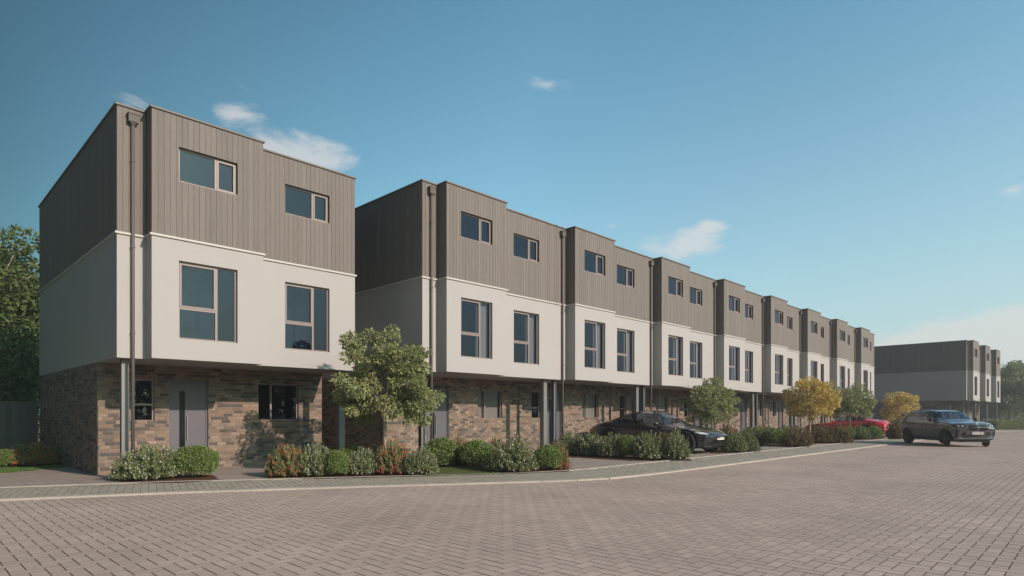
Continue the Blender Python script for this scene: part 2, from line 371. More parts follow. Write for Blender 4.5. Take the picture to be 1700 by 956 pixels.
for i, b in enumerate(lawns):
    lo = sheet('lawn', b, .012+.001*i, M['lawn'], kind='structure')
    xs = [p[0] for p in b]; ys = [p[1] for p in b]
    n = 42000 if i == 0 else 26000
    P = np.stack([rs.uniform(max(min(xs), -9), max(xs), n), rs.uniform(min(ys), min(max(ys), 25), n)], 1); P = P[inside(P, b)]
    n = len(P); a = rs.uniform(0, 2*PI, n); h = rs.uniform(.025, .05, n); w = .006
    V = np.zeros((n, 3, 3)); V[:, :, :2] = P[:, None, :]; V[:, :, 2] = .012
    V[:, 0, 0] -= np.cos(a)*w; V[:, 0, 1] -= np.sin(a)*w; V[:, 1, 0] += np.cos(a)*w; V[:, 1, 1] += np.sin(a)*w
    V[:, 2, 2] += h; V[:, 2, 0] += rs.uniform(-.02, .02, n); V[:, 2, 1] += rs.uniform(-.02, .02, n)
    g = link('grass', npmesh('grass', V.reshape(-1, 3), np.arange(n*3).reshape(-1, 3), M['blade']))
    tag(g, ['short shaded lawn grass in front of the dark board fence', 'short green lawn grass in the gap between the two near shrub rows'][i], 'grass', kind='stuff')
# kerbs: each stone its own piece
def kerbline(name, pl, width, z0, z1, step=.92, upto=1e9):
    root = link(name, None); root['kind'] = 'structure'
    pts = [Vector(p) for p in pl]; L = [0]
    for a, b in zip(pts, pts[1:]): L.append(L[-1]+(b-a).length)
    def at(t):
        t = max(0, min(t, L[-1]-1e-4)); i = max(j for j in range(len(L)) if L[j] <= t); return pts[i]+(pts[i+1]-pts[i])*((t-L[i])/(L[i+1]-L[i]))
    un = unit_block(name+'_stone', .5, .5, 1, M['kerb'], .0)
    t = 0
    while t < min(L[-1]-step, upto):
        a, b = at(t), at(t+step-.006); m = (a+b)/2; d = b-a
        if m.x > -8:
            mb = MB(); l = d.length/2; w = width/2; c = .008
            mb.v = [(-l, -w, z0), (l, -w, z0), (l, w, z0), (-l, w, z0), (-l, -w, z1-c), (l, -w, z1-c), (l, w, z1-c), (-l, w, z1-c), (-l+c/2, -w+c, z1), (l-c/2, -w+c, z1), (l-c/2, w-c, z1), (-l+c/2, w-c, z1)]
            mb.f = [(0, 1, 5, 4), (1, 2, 6, 5), (2, 3, 7, 6), (3, 0, 4, 7), (4, 5, 9, 8), (5, 6, 10, 9), (6, 7, 11, 10), (7, 4, 8, 11), (8, 9, 10, 11)]; mb.m = [0]*9
            obj('kerb_stone', mb, M['kerb'], root, loc=(m.x, m.y, 0), rot=(0, 0, math.atan2(d.y, d.x)))
        t += step
    return root
kerbline('kerb', KE, .20, -.03, .034)
kerbline('edging', IE, .11, -.03, .036, .92)

# ------------------------------------------------------------------ houses
ZS, ZB, ZT = 3.0, 6.0, 9.145
BW, XL, XR, BD, DEP, YB = 2.74, -.625, 6.027, .459, 10.6, 2.06
UW = [(.61, 2.05, 7.47, 8.33), (3.585, 5.0, 7.47, 8.33)]
FW = [(.61, 2.05, 3.52, 5.48), (3.585, 5.0, 3.52, 5.48)]
GW = [(.17, .76, 1.42, 2.61), (3.68, 5.03, 1.42, 2.61)]
DR = (1.13, 2.19, .0, 2.62)
def cells(x0, x1, z0, z1, holes):
    xs = sorted({x0, x1, *[max(x0, min(x1, v)) for h in holes for v in h[:2]]}); zs = sorted({z0, z1, *[max(z0, min(z1, v)) for h in holes for v in h[2:]]})
    for a, b in zip(xs, xs[1:]):
        for c, d in zip(zs, zs[1:]):
            if not any(h[0] <= (a+b)/2 <= h[1] and h[2] <= (c+d)/2 <= h[3] for h in holes): yield a, b, c, d
def wallpanel(mb, x0, x1, z0, z1, y, holes, depth, mi=0):
    """front sheet at y facing -y with reveals going in by depth"""
    for a, b, c, d in cells(x0, x1, z0, z1, holes): mb.quad((a, y, c), (b, y, c), (b, y, d), (a, y, d), mi)
    for a, b, c, d in holes:
        if b <= x0 or a >= x1: continue
        Y = y+depth
        mb.quad((a, y, c), (a, Y, c), (b, Y, c), (b, y, c), mi); mb.quad((a, y, d), (b, y, d), (b, Y, d), (a, Y, d), mi)
        mb.quad((a, y, c), (a, y, d), (a, Y, d), (a, Y, c), mi); mb.quad((b, y, c), (b, Y, c), (b, Y, d), (b, y, d), mi)
unit = {}
def ubox(kind, m):
    if kind not in unit:
        mb = MB(); c = .06
        # unit piece: x,z in -0.5..0.5, y 0 (back) .. -1 (face), chamfered face
        k = .5; f = (.49, .485) if kind == 'brick' else (.46, .4995)
        mb.v = [(-k, 0, -k), (k, 0, -k), (k, 0, k), (-k, 0, k), (-k, -.7, -k), (k, -.7, -k), (k, -.7, k), (-k, -.7, k), (-f[0], -1, -f[1]), (f[0], -1, -f[1]), (f[0], -1, f[1]), (-f[0], -1, f[1])]
        mb.f = [(0, 1, 5, 4), (1, 2, 6, 5), (2, 3, 7, 6), (3, 0, 4, 7), (4, 5, 9, 8), (5, 6, 10, 9), (6, 7, 11, 10), (7, 4, 8, 11), (8, 9, 10, 11)]; mb.m = [0]*9
        unit[kind] = mb.mesh(kind, m)
    return unit[kind]
def clipbricks(x0, x1, z0, z1, holes, seed, bl=.25, bh=.0957, j=.0105):
    r = random.Random(seed); out = []; k = 0; z = z0
    while z < z1-.02:
        zt = min(z+bh, z1); x = x0 - bl*(.5 if k % 2 else 0) - (bl*.25*r.choice([0, 0, 1]))
        while x < x1:
            a, b = max(x, x0), min(x+bl, x1)
            segs = [(a, b)]
            for h in holes:
                if h[2] < (z+zt)/2 < h[3]:
                    ns = []
                    for p, q in segs:
                        if h[1] <= p or h[0] >= q: ns.append((p, q))
                        else:
                            if h[0] > p: ns.append((p, h[0]))
                            if h[1] < q: ns.append((h[1], q))
                    segs = ns
            for p, q in segs:
                if q-p > .03: out.append((p+j/2, q-j/2, z+j/2, zt-j/2))
            x += bl
        z += bh; k += 1
    return out
def pieces_mesh(name, rects, kind, thick, m, jit=.002, seed=1):
    u = ubox(kind, m); V0 = np.array([v.co[:] for v in u.vertices]); F0 = [tuple(p.vertices) for p in u.polygons]; F0 = np.array(F0)
    n = len(rects); Rr = np.array(rects); r = np.random.RandomState(seed)
    V = np.zeros((n, len(V0), 3)); V[:, :, 0] = (Rr[:, :1]+Rr[:, 1:2])/2+V0[None, :, 0]*(Rr[:, 1:2]-Rr[:, :1]); V[:, :, 2] = (Rr[:, 2:3]+Rr[:, 3:4])/2+V0[None, :, 2]*(Rr[:, 3:4]-Rr[:, 2:3])
    V[:, :, 1] = V0[None, :, 1]*(thick+r.uniform(-jit, jit, (n, 1)))
    F = (np.arange(n)[:, None, None]*len(V0)+F0[None]).reshape(-1, 4)
    return npmesh(name, V.reshape(-1, 3), F, m)
def place_pieces(parent, name, rects, kind, thick, m, y, nobj, stuffname, jit=.002, seed=1, rot=0, off=(0, 0), order=None, cache=None):
    """rects in wall plane; rot -90deg puts the plane on the gable"""
    r = random.Random(seed); u = ubox(kind, m); rects = list(rects)
    if order: rects.sort(key=order)
    a, b = rects[:nobj], rects[nobj:]
    for (x0, x1, z0, z1) in a:
        t = thick+r.uniform(-jit, jit); cx = (x0+x1)/2
        if rot: loc = (off[0], off[1]-cx, (z0+z1)/2)
        else: loc = (cx, y, (z0+z1)/2)
        link(name, u, parent, loc, (x1-x0, t, z1-z0), (0, 0, rot))
    if b:
        key = (cache, seed)
        if cache and key in unit: me = unit[key]
        else:
            me = pieces_mesh(stuffname, b, kind, thick, m, jit, seed)
            if cache: unit[key] = me
        o = link(stuffname, me, parent, (off[0], off[1], 0) if rot else (0, y, 0), None, (0, 0, rot)); o['kind'] = 'stuff'
def boards(x0, x1, z0, z1, holes, seed, w=.137):
    r = random.Random(seed); n = max(1, round((x1-x0)/w)); w = (x1-x0)/n; out = []; near = seed < 10
    for i in range(n):
        a, b = x0+i*w, x0+(i+1)*w; g = r.choice([.001, .0012, .0015, .003] if near else [.0015, .002, .003, .006]); a += .0015; b -= g
        hs = [h for h in holes if h[0] < (a+b)/2 < h[1]]
        # trim boards that straddle a reveal
        for h in holes:
            if h[0] < b and h[0] > a: pass
        zz = [(z0, z1)]
        for h in [h for h in holes if h[0] < b-.001 and h[1] > a+.001]:
            full = h[0] <= a and h[1] >= b
            if full: zz = [q for p in zz for q in ((p[0], h[2]), (h[3], p[1])) if q[1]-q[0] > .02]
            else:
                # split the board lengthways beside the opening
                if h[0] > a: out.append((a, h[0], h[2], h[3]))
                else: out.append((h[1], b, h[2], h[3]))
                zz = [q for p in zz for q in ((p[0], h[2]), (h[3], p[1])) if q[1]-q[0] > .02]
        for p, q in zz: out.append((a, b, p, q))
    return [o for o in out if o[1]-o[0] > .012]
wcache = {}
def window(parent, x0, x1, z0, z1, y, kind, curtain=None):
    key = (round(x1-x0, 3), round(z1-z0, 3), kind)
    w, h = x1-x0, z1-z0
    if key not in wcache:
        f = MB(); d = .06; t = .045
        def bar(a, b, c, e, y0=0, y1=d): f.box(a, b, y0, y1, c, e)
        bar(0, t, 0, h); bar(w-t, w, 0, h); bar(t, w-t, 0, t); bar(t, w-t, h-t, h)
        if kind == 'upper': mu = .635*w; op = [(mu+.03, w-t, t, h-t)]; fx = [(t, mu-.03, t, h-t)]; bar(mu-.03, mu+.03, t, h-t)
        elif kind == 'tall':
            mu = .645*w; tr = .40*h; bar(mu-.03, mu+.03, t, h-t); bar(t, mu-.03, tr-.03, tr+.03)
            op = [(t, mu-.03, tr+.03, h-t)]; fx = [(t, mu-.03, t, tr-.03), (mu+.03, w-t, t, h-t)]
        elif kind == 'ground': mu = .33*w; bar(mu-.03, mu+.03, t, h-t); op = []; fx = [(t, mu-.03, t, h-t), (mu+.03, w-t, t, h-t)]
        else: tr = .40*h; bar(t, w-t, tr-.03, tr+.03); op = []; fx = [(t, w-t, t, tr-.03), (t, w-t, tr+.03, h-t)]
        sash = []
        for a, b, c, e in op:
            s = MB(); q = .04
            s.box(a, a+q, -.014, .045, c, e); s.box(b-q, b, -.014, .045, c, e); s.box(a+q, b-q, -.014, .045, c, c+q); s.box(a+q, b-q, -.014, .045, e-q, e)
            sash.append(s.mesh('sash', M['frame'])); fx.append((a+q, b-q, c+q, e-q))
        panes = []
        for a, b, c, e in fx:
            p = MB(); p.quad((a, .025, c), (b, .025, c), (b, .025, e), (a, .025, e)); panes.append(p.mesh('pane', M['glass']))
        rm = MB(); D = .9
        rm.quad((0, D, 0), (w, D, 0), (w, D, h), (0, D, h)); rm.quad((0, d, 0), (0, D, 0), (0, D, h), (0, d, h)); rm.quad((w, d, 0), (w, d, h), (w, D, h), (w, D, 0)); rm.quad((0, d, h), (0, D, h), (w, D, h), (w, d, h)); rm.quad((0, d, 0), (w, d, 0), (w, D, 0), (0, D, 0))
        sl = MB(); sl.box(-.0, w, -.075, -.002, .0, .022)
        wcache[key] = (f.mesh('window', M['frame']), sash, panes, rm.mesh('room_recess', M['room']), sl.mesh('sill', M['frame']))
    fm, sash, panes, room, sill = wcache[key]
    o = link('window', fm, parent, (x0, y, z0))
    for s in sash: link('sash', s, o)
    for p in panes: link('pane', p, o)
    link('sill', sill, o)
    link('room_recess', room, o)
    if curtain == 'curtain':
        k = 'cur%.2f' % h
        if k not in unit:
            mb = MB(); n = 26; ww = .38*w
            pts = [(w-.05-ww*i/n, .16+.022*math.sin(i*2.1)) for i in range(n+1)]
            for a, b in zip(pts, pts[1:]): mb.quad((a[0], a[1], .03), (b[0], b[1], .03), (b[0], b[1], h-.03), (a[0], a[1], h-.03))
            unit[k] = mb.mesh('curtain', M['curtain'])
        link('curtain', unit[k], o)
    if curtain == 'blind':
        k = 'bl%.2f' % w
        if k not in unit: mb = MB(); mb.box(.03, w-.03, .13, .134, .03, h-.03); unit[k] = mb.mesh('blind', M['blind'])
        link('blind', unit[k], o)
    return o
def make_house(nm, label, cat, x, y, rz=0, group=None, gable=False, brickobj=0, boardobj=True, gboards=False, curtain=True, xr=XR, post_r=5.56, seed=0, pipe=True, near=False):
    t = thing(nm, label, cat, (x, y, 0), rz, group)
    BT = .013; dp = .13
    # upper storey backing (dark membrane) with boards on it
    bk = MB(); zt = ZT-.05
    wallpanel(bk, 0, BW, ZB, zt, -BD+BT, [UW[0]], dp); wallpanel(bk, XL, 0, ZB, zt, BT, [], dp); wallpanel(bk, BW, xr, ZB, zt, BT, [UW[1]], dp)
    bk.quad((BT, -BD+BT, ZB), (BT, -BD+BT, zt), (BT, BT, zt), (BT, BT, ZB)); bk.quad((BW-BT, -BD+BT, ZB), (BW-BT, BT, ZB), (BW-BT, BT, zt), (BW-BT, -BD+BT, zt))
    bk.quad((XL+BT, BT, ZB), (XL+BT, DEP, ZB), (XL+BT, DEP, zt), (XL+BT, BT, zt)); bk.quad((xr, BT, ZB), (xr, BT, zt), (xr, DEP, zt), (xr, DEP, ZB))
    bk.quad((XL, DEP, ZB), (xr, DEP, ZB), (xr, DEP, zt), (XL, DEP, zt))
    cl = obj('cladding', bk, M['backing'], t)
    nb = 10**6 if boardobj else 0
    zb0, zb1 = ZB+.048, ZT-.045
    def bd(x0, x1, holes, sd): return boards(x0, x1, zb0, zb1, holes, sd+seed*10)
    place_pieces(cl, 'board', bd(0, BW, [UW[0]], 1), 'board', BT, M['board'], -BD+BT, nb, 'board_run', .0015, 11, cache=('b1', xr, seed))
    place_pieces(cl, 'board', bd(XL, -BT*0, [], 2), 'board', BT, M['board'], BT, nb, 'board_run', .0015, 12, cache=('b2', xr, seed))
    place_pieces(cl, 'board', bd(BW, xr, [UW[1]], 3), 'board', BT, M['board'], BT, nb, 'board_run', .0015, 13, cache=('b3', xr, seed))
    place_pieces(cl, 'board', bd(0, BD-.0, [], 4), 'board', BT, M['board'], 0, nb, 'board_run', .0015, 14, rot=-PI/2, off=(BT, 0), cache=('b4', xr, seed))
    mr = MB(); mr.box(BW-BT, BW, -BD+.001, -.0, zb0, zb1); obj('return_board', mr, M['board'], cl)
    if gable:
        n2 = 300 if gboards else 0
        place_pieces(cl, 'board', bd(-DEP, -BT, [], 5), 'board', BT, M['board'], 0, n2, 'board_run', .0015, 15, rot=-PI/2, off=(XL+BT, 0), cache=('b5', xr, seed))
    # rendered middle storey
    rw = MB()
    wallpanel(rw, 0, BW, ZS, ZB, -BD, [FW[0]], dp); wallpanel(rw, XL, 0, ZS, ZB, 0, [], dp); wallpanel(rw, BW, xr, ZS, ZB, 0, [FW[1]], dp)
    rw.quad((0, -BD, ZS), (0, -BD, ZB), (0, 0, ZB), (0, 0, ZS)); rw.quad((BW, -BD, ZS), (BW, 0, ZS), (BW, 0, ZB), (BW, -BD, ZB))
    rw.quad((XL, 0, ZS), (XL, 0, ZB), (XL, DEP, ZB), (XL, DEP, ZS)); rw.quad((xr, 0, ZS), (xr, DEP, ZS), (xr, DEP, ZB), (xr, 0, ZB)); rw.quad((XL, DEP, ZS), (XL, DEP, ZB), (xr, DEP, ZB), (xr, DEP, ZS))
    obj('rendered_wall', rw, M['render'], t)
    sf = MB(); sf.v = [(XL, 0, ZS), (0, 0, ZS), (0, -BD, ZS), (BW, -BD, ZS), (BW, 0, ZS), (xr, 0, ZS), (xr, DEP, ZS), (XL, DEP, ZS)]; sf.f = [tuple(range(8))]; sf.m = [0]
    obj('soffit', sf, M['soffit'], t)
    def strip(z0, z1, o, inn, m, name):
        b = MB(); e = 0
        b.box(XL-o, -o, -o, inn, z0, z1); b.box(-o, BW+o, -BD-o, -BD+inn, z0, z1); b.box(BW+o, xr+(o if not group else 0), -o, inn, z0, z1)
        b.box(-o, inn, -BD+inn, -o, z0+.0005, z1-.0005); b.box(BW-inn, BW+o, -BD+inn, inn, z0+.0005, z1-.0005)
        b.box(-o+.0, inn, -o, inn+.001, z0+.0005, z1-.0003)
        b.box(XL-o, XL+inn, inn, DEP, z0, z1); b.box(xr-inn, xr+(o if not group else 0), inn, DEP, z0, z1); b.box(XL, xr, DEP-.02, DEP+o, z0+.0005, z1-.0005)
        return obj(name, b, m, t)
    strip(ZB-.004, ZB+.046, .045, .02, M['trim'], 'band_trim')
    strip(ZT-.045, ZT, .04, .16, M['coping'], 'coping')
    rf = MB(); rf.v = [(XL, 0, ZT-.12), (0, 0, ZT-.12), (0, -BD+.03, ZT-.12), (BW, -BD+.03, ZT-.12), (BW, 0, ZT-.12), (xr, 0, ZT-.12), (xr, DEP, ZT-.12), (XL, DEP, ZT-.12)]; rf.f = [tuple(range(8))[::-1]]; rf.m = [0]
    obj('roof', rf, M['floor'], t)
    # ground floor brick
    bt = .018; holes = GW+[DR]
    mw = MB(); X0, X1 = XL+.012, xr-.02
    wallpanel(mw, X0+bt-.006, X1, 0, ZS-.002, YB+bt-.006, holes, .12)
    mw.quad((X0+bt-.006, YB+.01, 0), (X0+bt-.006, YB+.01, ZS-.002), (X0+bt-.006, DEP-.05, ZS-.002), (X0+bt-.006, DEP-.05, 0)); mw.quad((X1-.002, YB+.012, 0), (X1-.002, DEP-.05, 0), (X1-.002, DEP-.05, ZS-.002), (X1-.002, YB+.012, ZS-.002))
    mw.quad((X0, DEP-.05, 0), (X0, DEP-.05, ZS-.01), (X1, DEP-.05, ZS-.01), (X1, DEP-.05, 0))
    bwll = obj('brick_wall', mw, M['mortar'], t)
    rc = clipbricks(X0+.0, X1, .02, ZS-.004, holes, 3+seed)
    place_pieces(bwll, 'brick', rc, 'brick', bt, M['brick'], YB+bt, brickobj, 'brick_field', .002, 21, order=lambda q: -q[3]-0*q[0] if False else (0 if q[2] < 2.2 else 1, abs((q[0]+q[1])/2-1.5)), cache=('k1', xr, seed) if not brickobj else None)
    if gable:
        rg = clipbricks(-DEP+.05, -YB-.0, .02, ZS-.004, [], 9+seed)
        place_pieces(bwll, 'brick', rg, 'brick', bt, M['brick'], 0, 0, 'gable_brick_field', .002, 22, rot=-PI/2, off=(X0+bt, 0))
    # door
    d = MB(); d.box(DR[0], DR[0]+.05, YB+.07, YB+.14, .02, DR[3]); d.box(DR[1]-.05, DR[1], YB+.07, YB+.14, .02, DR[3]); d.box(DR[0]+.05, DR[1]-.05, YB+.07, YB+.14, DR[3]-.05, DR[3])
    dw = DR[1]-DR[0]-.1; x0 = DR[0]+.05
    key = 'doorset'
    if key not in unit:
        lf = MB(); ga, gb = .25*dw, .41*dw
        lf.box(0, ga, 0, .05, 0, 2.53); lf.box(gb, dw, 0, .05, 0, 2.53); lf.box(ga, gb, 0, .05, 0, .12); lf.box(ga, gb, 0, .05, 2.26, 2.53)
        gp = MB(); gp.box(ga, gb, .012, .03, .12, 2.26)
        hd = MB(); hd.box(gb+.035, gb+.06, -.05, -.03, .85, 1.55); hd.box(gb+.04, gb+.055, -.03, 0, .9, .93); hd.box(gb+.04, gb+.055, -.03, 0, 1.47, 1.5)
        th_ = MB(); th_.box(0, dw, -.08, .08, -.03, 0)
        unit[key] = (lf.mesh('door', M['door']), gp.mesh('glazing_strip', M['blackglass']), hd.mesh('handle', M['post']), th_.mesh('threshold', M['post']))
    obj('door_frame', d, M['door'], t)
    dd = link('door', unit[key][0], t, (x0, YB+.085, .035)); link('glazing_strip', unit[key][1], dd); link('handle', unit[key][2], dd); link('threshold', unit[key][3], dd)
    # windows
    for i, w in enumerate(UW): window(t, *w, -BD+dp-.04 if i == 0 else dp-.04, 'upper')
    for i, w in enumerate(FW): window(t, *w, (-BD if i == 0 else 0)+dp-.04, 'tall', 'curtain' if curtain else None)
    window(t, *GW[0], YB+.085, 'small'); window(t, *GW[1], YB+.085, 'ground', 'blind' if curtain else None)
    # steel posts
    if 'postL' not in unit:
        p = MB(); p.box(-.08, .08, -.08, -.062, 0, ZS); p.box(-.08, .08, .062, .08, 0, ZS); p.box(-.01, .01, -.062, .062, 0, ZS); p.box(-.12, .12, -.12, .12, .0, .016); unit['postL'] = p.mesh('post', M['post'])
        p = MB(); p.box(-.1, .1, -.1, .1, 0, ZS); p.box(-.14, .14, -.14, .14, 0, .016); unit['postR'] = p.mesh('post', M['post'])
    link('post', unit['postL'], t, (-.385, .34, .02)); link('post', unit['postR'], t, (post_r+.1, .36, .02))
    if pipe:
        if 'pipe' not in unit:
            p = MB(); p.tube([(0, 0, .03), (0, 0, 8.76)], [.04, .04], 14); unit['pipe'] = p.mesh('downpipe', M['pipe'], True)
            p = MB(); p.box(-.11, .11, -.09, .055, 8.74, 8.93); p.box(-.125, .125, -.105, .056, 8.93, 8.955); p.box(-.06, .06, -.06, .05, 8.70, 8.74); unit['hop'] = p.mesh('hopper', M['pipe'])
            p = MB(); p.box(-.046, .046, -.045, .055, 0, .025); unit['clip'] = p.mesh('pipe_clip', M['pipe'])
        pp = link('downpipe', unit['pipe'], t, (-.30, -.058, 0)); link('hopper', unit['hop'], pp)
        for z in (3.6, 5.7, 7.8): link('pipe_clip', unit['clip'], pp, (0, 0, z))
    return t
H1 = make_house('detached_house', 'detached three-storey house alone at the left, nearest of all the houses', 'house', 4.52, 17.09, gable=True, brickobj=300, gboards=True, curtain=False, xr=5.885, post_r=5.48, near=True)
TX, TY, TP = 12.624, 15.686, 6.652
make_house('terraced_house', 'nearest house of the long row, facing the detached one with its bare side wall', 'house', TX, TY, gable=True, brickobj=300, gboards=True, group='terraced houses in the long row', seed=1, near=True)
proto = make_house('terraced_house', 'second house of the long row, behind the rear of the dark saloon', 'house', TX+TP, TY, group='terraced houses in the long row', seed=2)
labs = ['third house of the long row, above the roof of the dark saloon', 'fourth house of the long row, rising behind the round green tree beside the dark saloon',
        'fifth house of the long row, between the green tree and the nearer yellow tree', 'sixth house of the long row, partly behind the big yellow tree',
        'seventh house of the long row, behind the yellow tree and the red car nose', 'last house at the far end of the long row, behind the red car']
for i, lb in enumerate(labs):
    c = copy_tree(proto); c.location = (TX+TP*(i+2), TY, 0); c['label'] = lb
RB = math.radians(-2.2)
fx, fy = 77.5, 10.15
flab = ['nearest house of the far block, its long dark side wall facing the street', 'middle house of the far block right of the grey car', 'farthest house at the right end of the far block']
fp = make_house('far_terraced_house', flab[0], 'house', fx, fy, RB, gable=True, boardobj=False, group='houses of the far block', seed=3)
for i in (1, 2):
    c = make_house('far_terraced_house', flab[i], 'house', fx+math.cos(RB)*TP*i, fy+math.sin(RB)*TP*i, RB, boardobj=False, group='houses of the far block', seed=3)

# ------------------------------------------------------------------ fence
fr = thing('board_fence', 'dark close-boarded timber fence left of the detached house', 'fence', (3.85, 27.62, 0))
mb = MB(); mb.box(-.147/2, .147/2, -.02, 0, .05, 2.03); fb = mb.mesh('board', M['fence'])
for i in range(88): link('board', fb, fr, (-.08-i*.15, (0 if i % 2 else .012), rnd.uniform(-.006, .006)))
for z in (.35, 1.1, 1.8): mb = MB(); mb.box(-13.3, 0, .014, .07, z, z+.09); obj('rail', mb, M['fence'], fr)
mb = MB(); mb.box(-13.3, 0, -.03, .05, 2.045, 2.075); obj('capping', mb, M['fence'], fr)
for i in range(5): mb = MB(); mb.box(-.06, .06, .07, .19, 0, 2.0); obj('post', mb, M['fence'], fr, loc=(-.1-i*3.0, 0, 0))

# ------------------------------------------------------------------ foliage
def leaves(P, Nn, size, aspect, seed, droop=0, jit=.7):
    """kite leaves at P pointing roughly along Nn"""
    r = np.random.RandomState(seed); n = len(P)
    d = Nn+r.normal(0, jit, (n, 3)); d[:, 2] -= droop; d /= np.linalg.norm(d, axis=1)[:, None]+1e-9
    u = r.normal(0, 1, (n, 3)); s = np.cross(d, u); s /= np.linalg.norm(s, axis=1)[:, None]+1e-9; nn = np.cross(s, d)
    L = size*r.uniform(.6, 1.3, n)[:, None]; w = L*aspect
    V = np.zeros((n, 4, 3)); V[:, 0] = P; V[:, 1] = P+d*L*.45+s*w*.5+nn*L*.08; V[:, 2] = P+d*L; V[:, 3] = P+d*L*.45-s*w*.5+nn*L*.08
    return V.reshape(-1, 3)
def qmesh(name, V, m): return npmesh(name, V, np.arange(len(V)).reshape(-1, 4), m)
def dome(n, r, seed, lo=.55, ground_=.0):
    """points in a shrub-shaped volume of unit radius, unit height"""
    R = np.random.RandomState(seed); d = R.normal(0, 1, (n*2, 3)); d /= np.linalg.norm(d, axis=1)[:, None]
    d = d[d[:, 2] > -.75][:n]; n = len(d)
    rad = R.uniform(lo, 1, n)**.6
    lump = np.array([1+.16*noise.noise(Vector(x*2.2)+Vector((seed*3.1, 0, 0)))+.07*noise.noise(Vector(x*6)+Vector((seed, 5, 0))) for x in d])
    P = d*(rad*lump)[:, None]*r; P[:, 0] *= 1; P[:, 2] = .5+P[:, 2]*.5
    P[:, 2] = np.maximum(P[:, 2], .02); return P, d
sproto = {}
def shrub_meshes(kind, var):
    k = (kind, var)
    if k in sproto: return sproto[k]
    sd = hash_(kind)+var*17; R = np.random.RandomState(sd); parts = []
    if kind == 'G':
        P, d = dome(12500, 1, sd, .45); parts.append(('foliage', qmesh('foliage', leaves(P, d, .062, .66, sd, jit=1.5), M['box'])))
        nf = 0
    else:
        # upright stems with narrow leaves all along
        ns = 430; base = R.normal(0, .30, (ns, 3)); base[:, 2] = 0
        d = R.normal(0, 1, (ns, 3)); d[:, 2] = np.abs(d[:, 2])*.9+.05; d /= np.linalg.norm(d, axis=1)[:, None]
        tip = d*R.uniform(.88, 1.08, ns)[:, None]; tip[:, 2] = .10+tip[:, 2]*.93
        low = R.rand(ns) < .45; tip[low, 2] *= .5; tip[:, :2] *= 1.1
        pts = []; nr = []; m = 44
        for i in range(ns):
            t = np.sort(R.uniform(.28, 1, m)); c = base[i]*.6*(1-t)[:, None]+tip[i]*t[:, None]**.8; c[:, 2] = tip[i][2]*t**1.15+.02
            c += R.normal(0, .022, (m, 3)); pts.append(c); g = np.tile((tip[i]-base[i]*.6)*.4+np.array([0, 0, .75]), (m, 1)); nr.append(g)
        P = np.concatenate(pts); P[:, 2] = np.maximum(P[:, 2], .02)
        parts.append(('foliage', qmesh('foliage', leaves(P, np.concatenate(nr), .10, .36, sd, jit=.35), M['needle'] if kind != 'B' else M['rust'])))
        mb = MB()
        for i in range(0, ns, 3):
            b = base[i]*.6; e = tip[i]*.95; mid = (b+e)/2; mid[2] = e[2]*.36
            mb.tube([tuple(b), tuple(mid), tuple(e)], [.012, .009, .004], 4, False)
        parts.append(('stems', mb.mesh('stems', M['bark'])))
        nf = {'W': 460, 'R': 1300, 'B': 110, 'D': 170}[kind]
        if kind in 'WD' or kind == 'R' or kind == 'B':
            sel = R.choice(ns, nf); FV = []; FF = []
            mbf = MB(); s = .027 if kind == 'W' else .021 if kind == 'D' else .027
            for i in sel:
                t = R.uniform(.70, 1.05) if kind != 'R' else R.uniform(.55, 1.06)
                c = tip[i]*t+R.normal(0, .03, 3); c[2] = max(c[2], .08); up = 2.0 if kind in 'RB' else 1
                n0 = len(mbf.v); q = s*R.uniform(.7, 1.3)
                mbf.v += [tuple(c+np.array(v)*q) for v in ((1, 0, 0), (0, 1, 0), (-1, 0, 0), (0, -1, 0), (0, 0, up), (0, 0, -.8))]
                mbf.f += [(n0, n0+1, n0+4), (n0+1, n0+2, n0+4), (n0+2, n0+3, n0+4), (n0+3, n0, n0+4), (n0+1, n0, n0+5), (n0+2, n0+1, n0+5), (n0+3, n0+2, n0+5), (n0, n0+3, n0+5)]; mbf.m += [0]*8
            parts.append(('flowers', mbf.mesh('flowers', M['white_fl'] if kind in 'WD' else M['red_fl'])))
    sproto[k] = parts; return parts
def hash_(k): return {'G': 100, 'W': 200, 'R': 300, 'B': 400, 'D': 500}[k]
scount = 0
def shrub(px0, px1, pyt, pyb, kind, label, flowers_on_top=False):
    global scount
    D0 = FP*CH/(pyb-YH); w = (px1-px0)/FP; D = D0/(1-w*.45); r = w*D/2
    px = (px0+px1)/2; R = (px-850)/FP*D; H = CH+(YH-pyt)/FP*D
    x, y = D*cth+R*sth, D*sth-R*cth
    nm = {'G': 'box_shrub', 'W': 'white_flowering_shrub', 'D': 'white_flowering_shrub', 'R': 'red_flowering_shrub', 'B': 'rusty_shrub'}[kind]
    cat = 'shrub'
    grp = {'G': 'clipped round green shrubs', 'W': 'white flowering shrubs in the front beds', 'D': 'white flowering shrubs in the front beds', 'R': 'red flowering shrubs in the front beds', 'B': 'rust-brown shrubs in the far beds'}[kind]
    t = thing(nm, label, cat, (x, y, .025), rnd.uniform(0, 6.28), grp)
    for n, me in shrub_meshes(kind, scount % 3):
        o = link(n, me, t, None, (r, r, H-.02))
        if n == 'flowers': o['kind'] = 'stuff'
    scount += 1
    return t
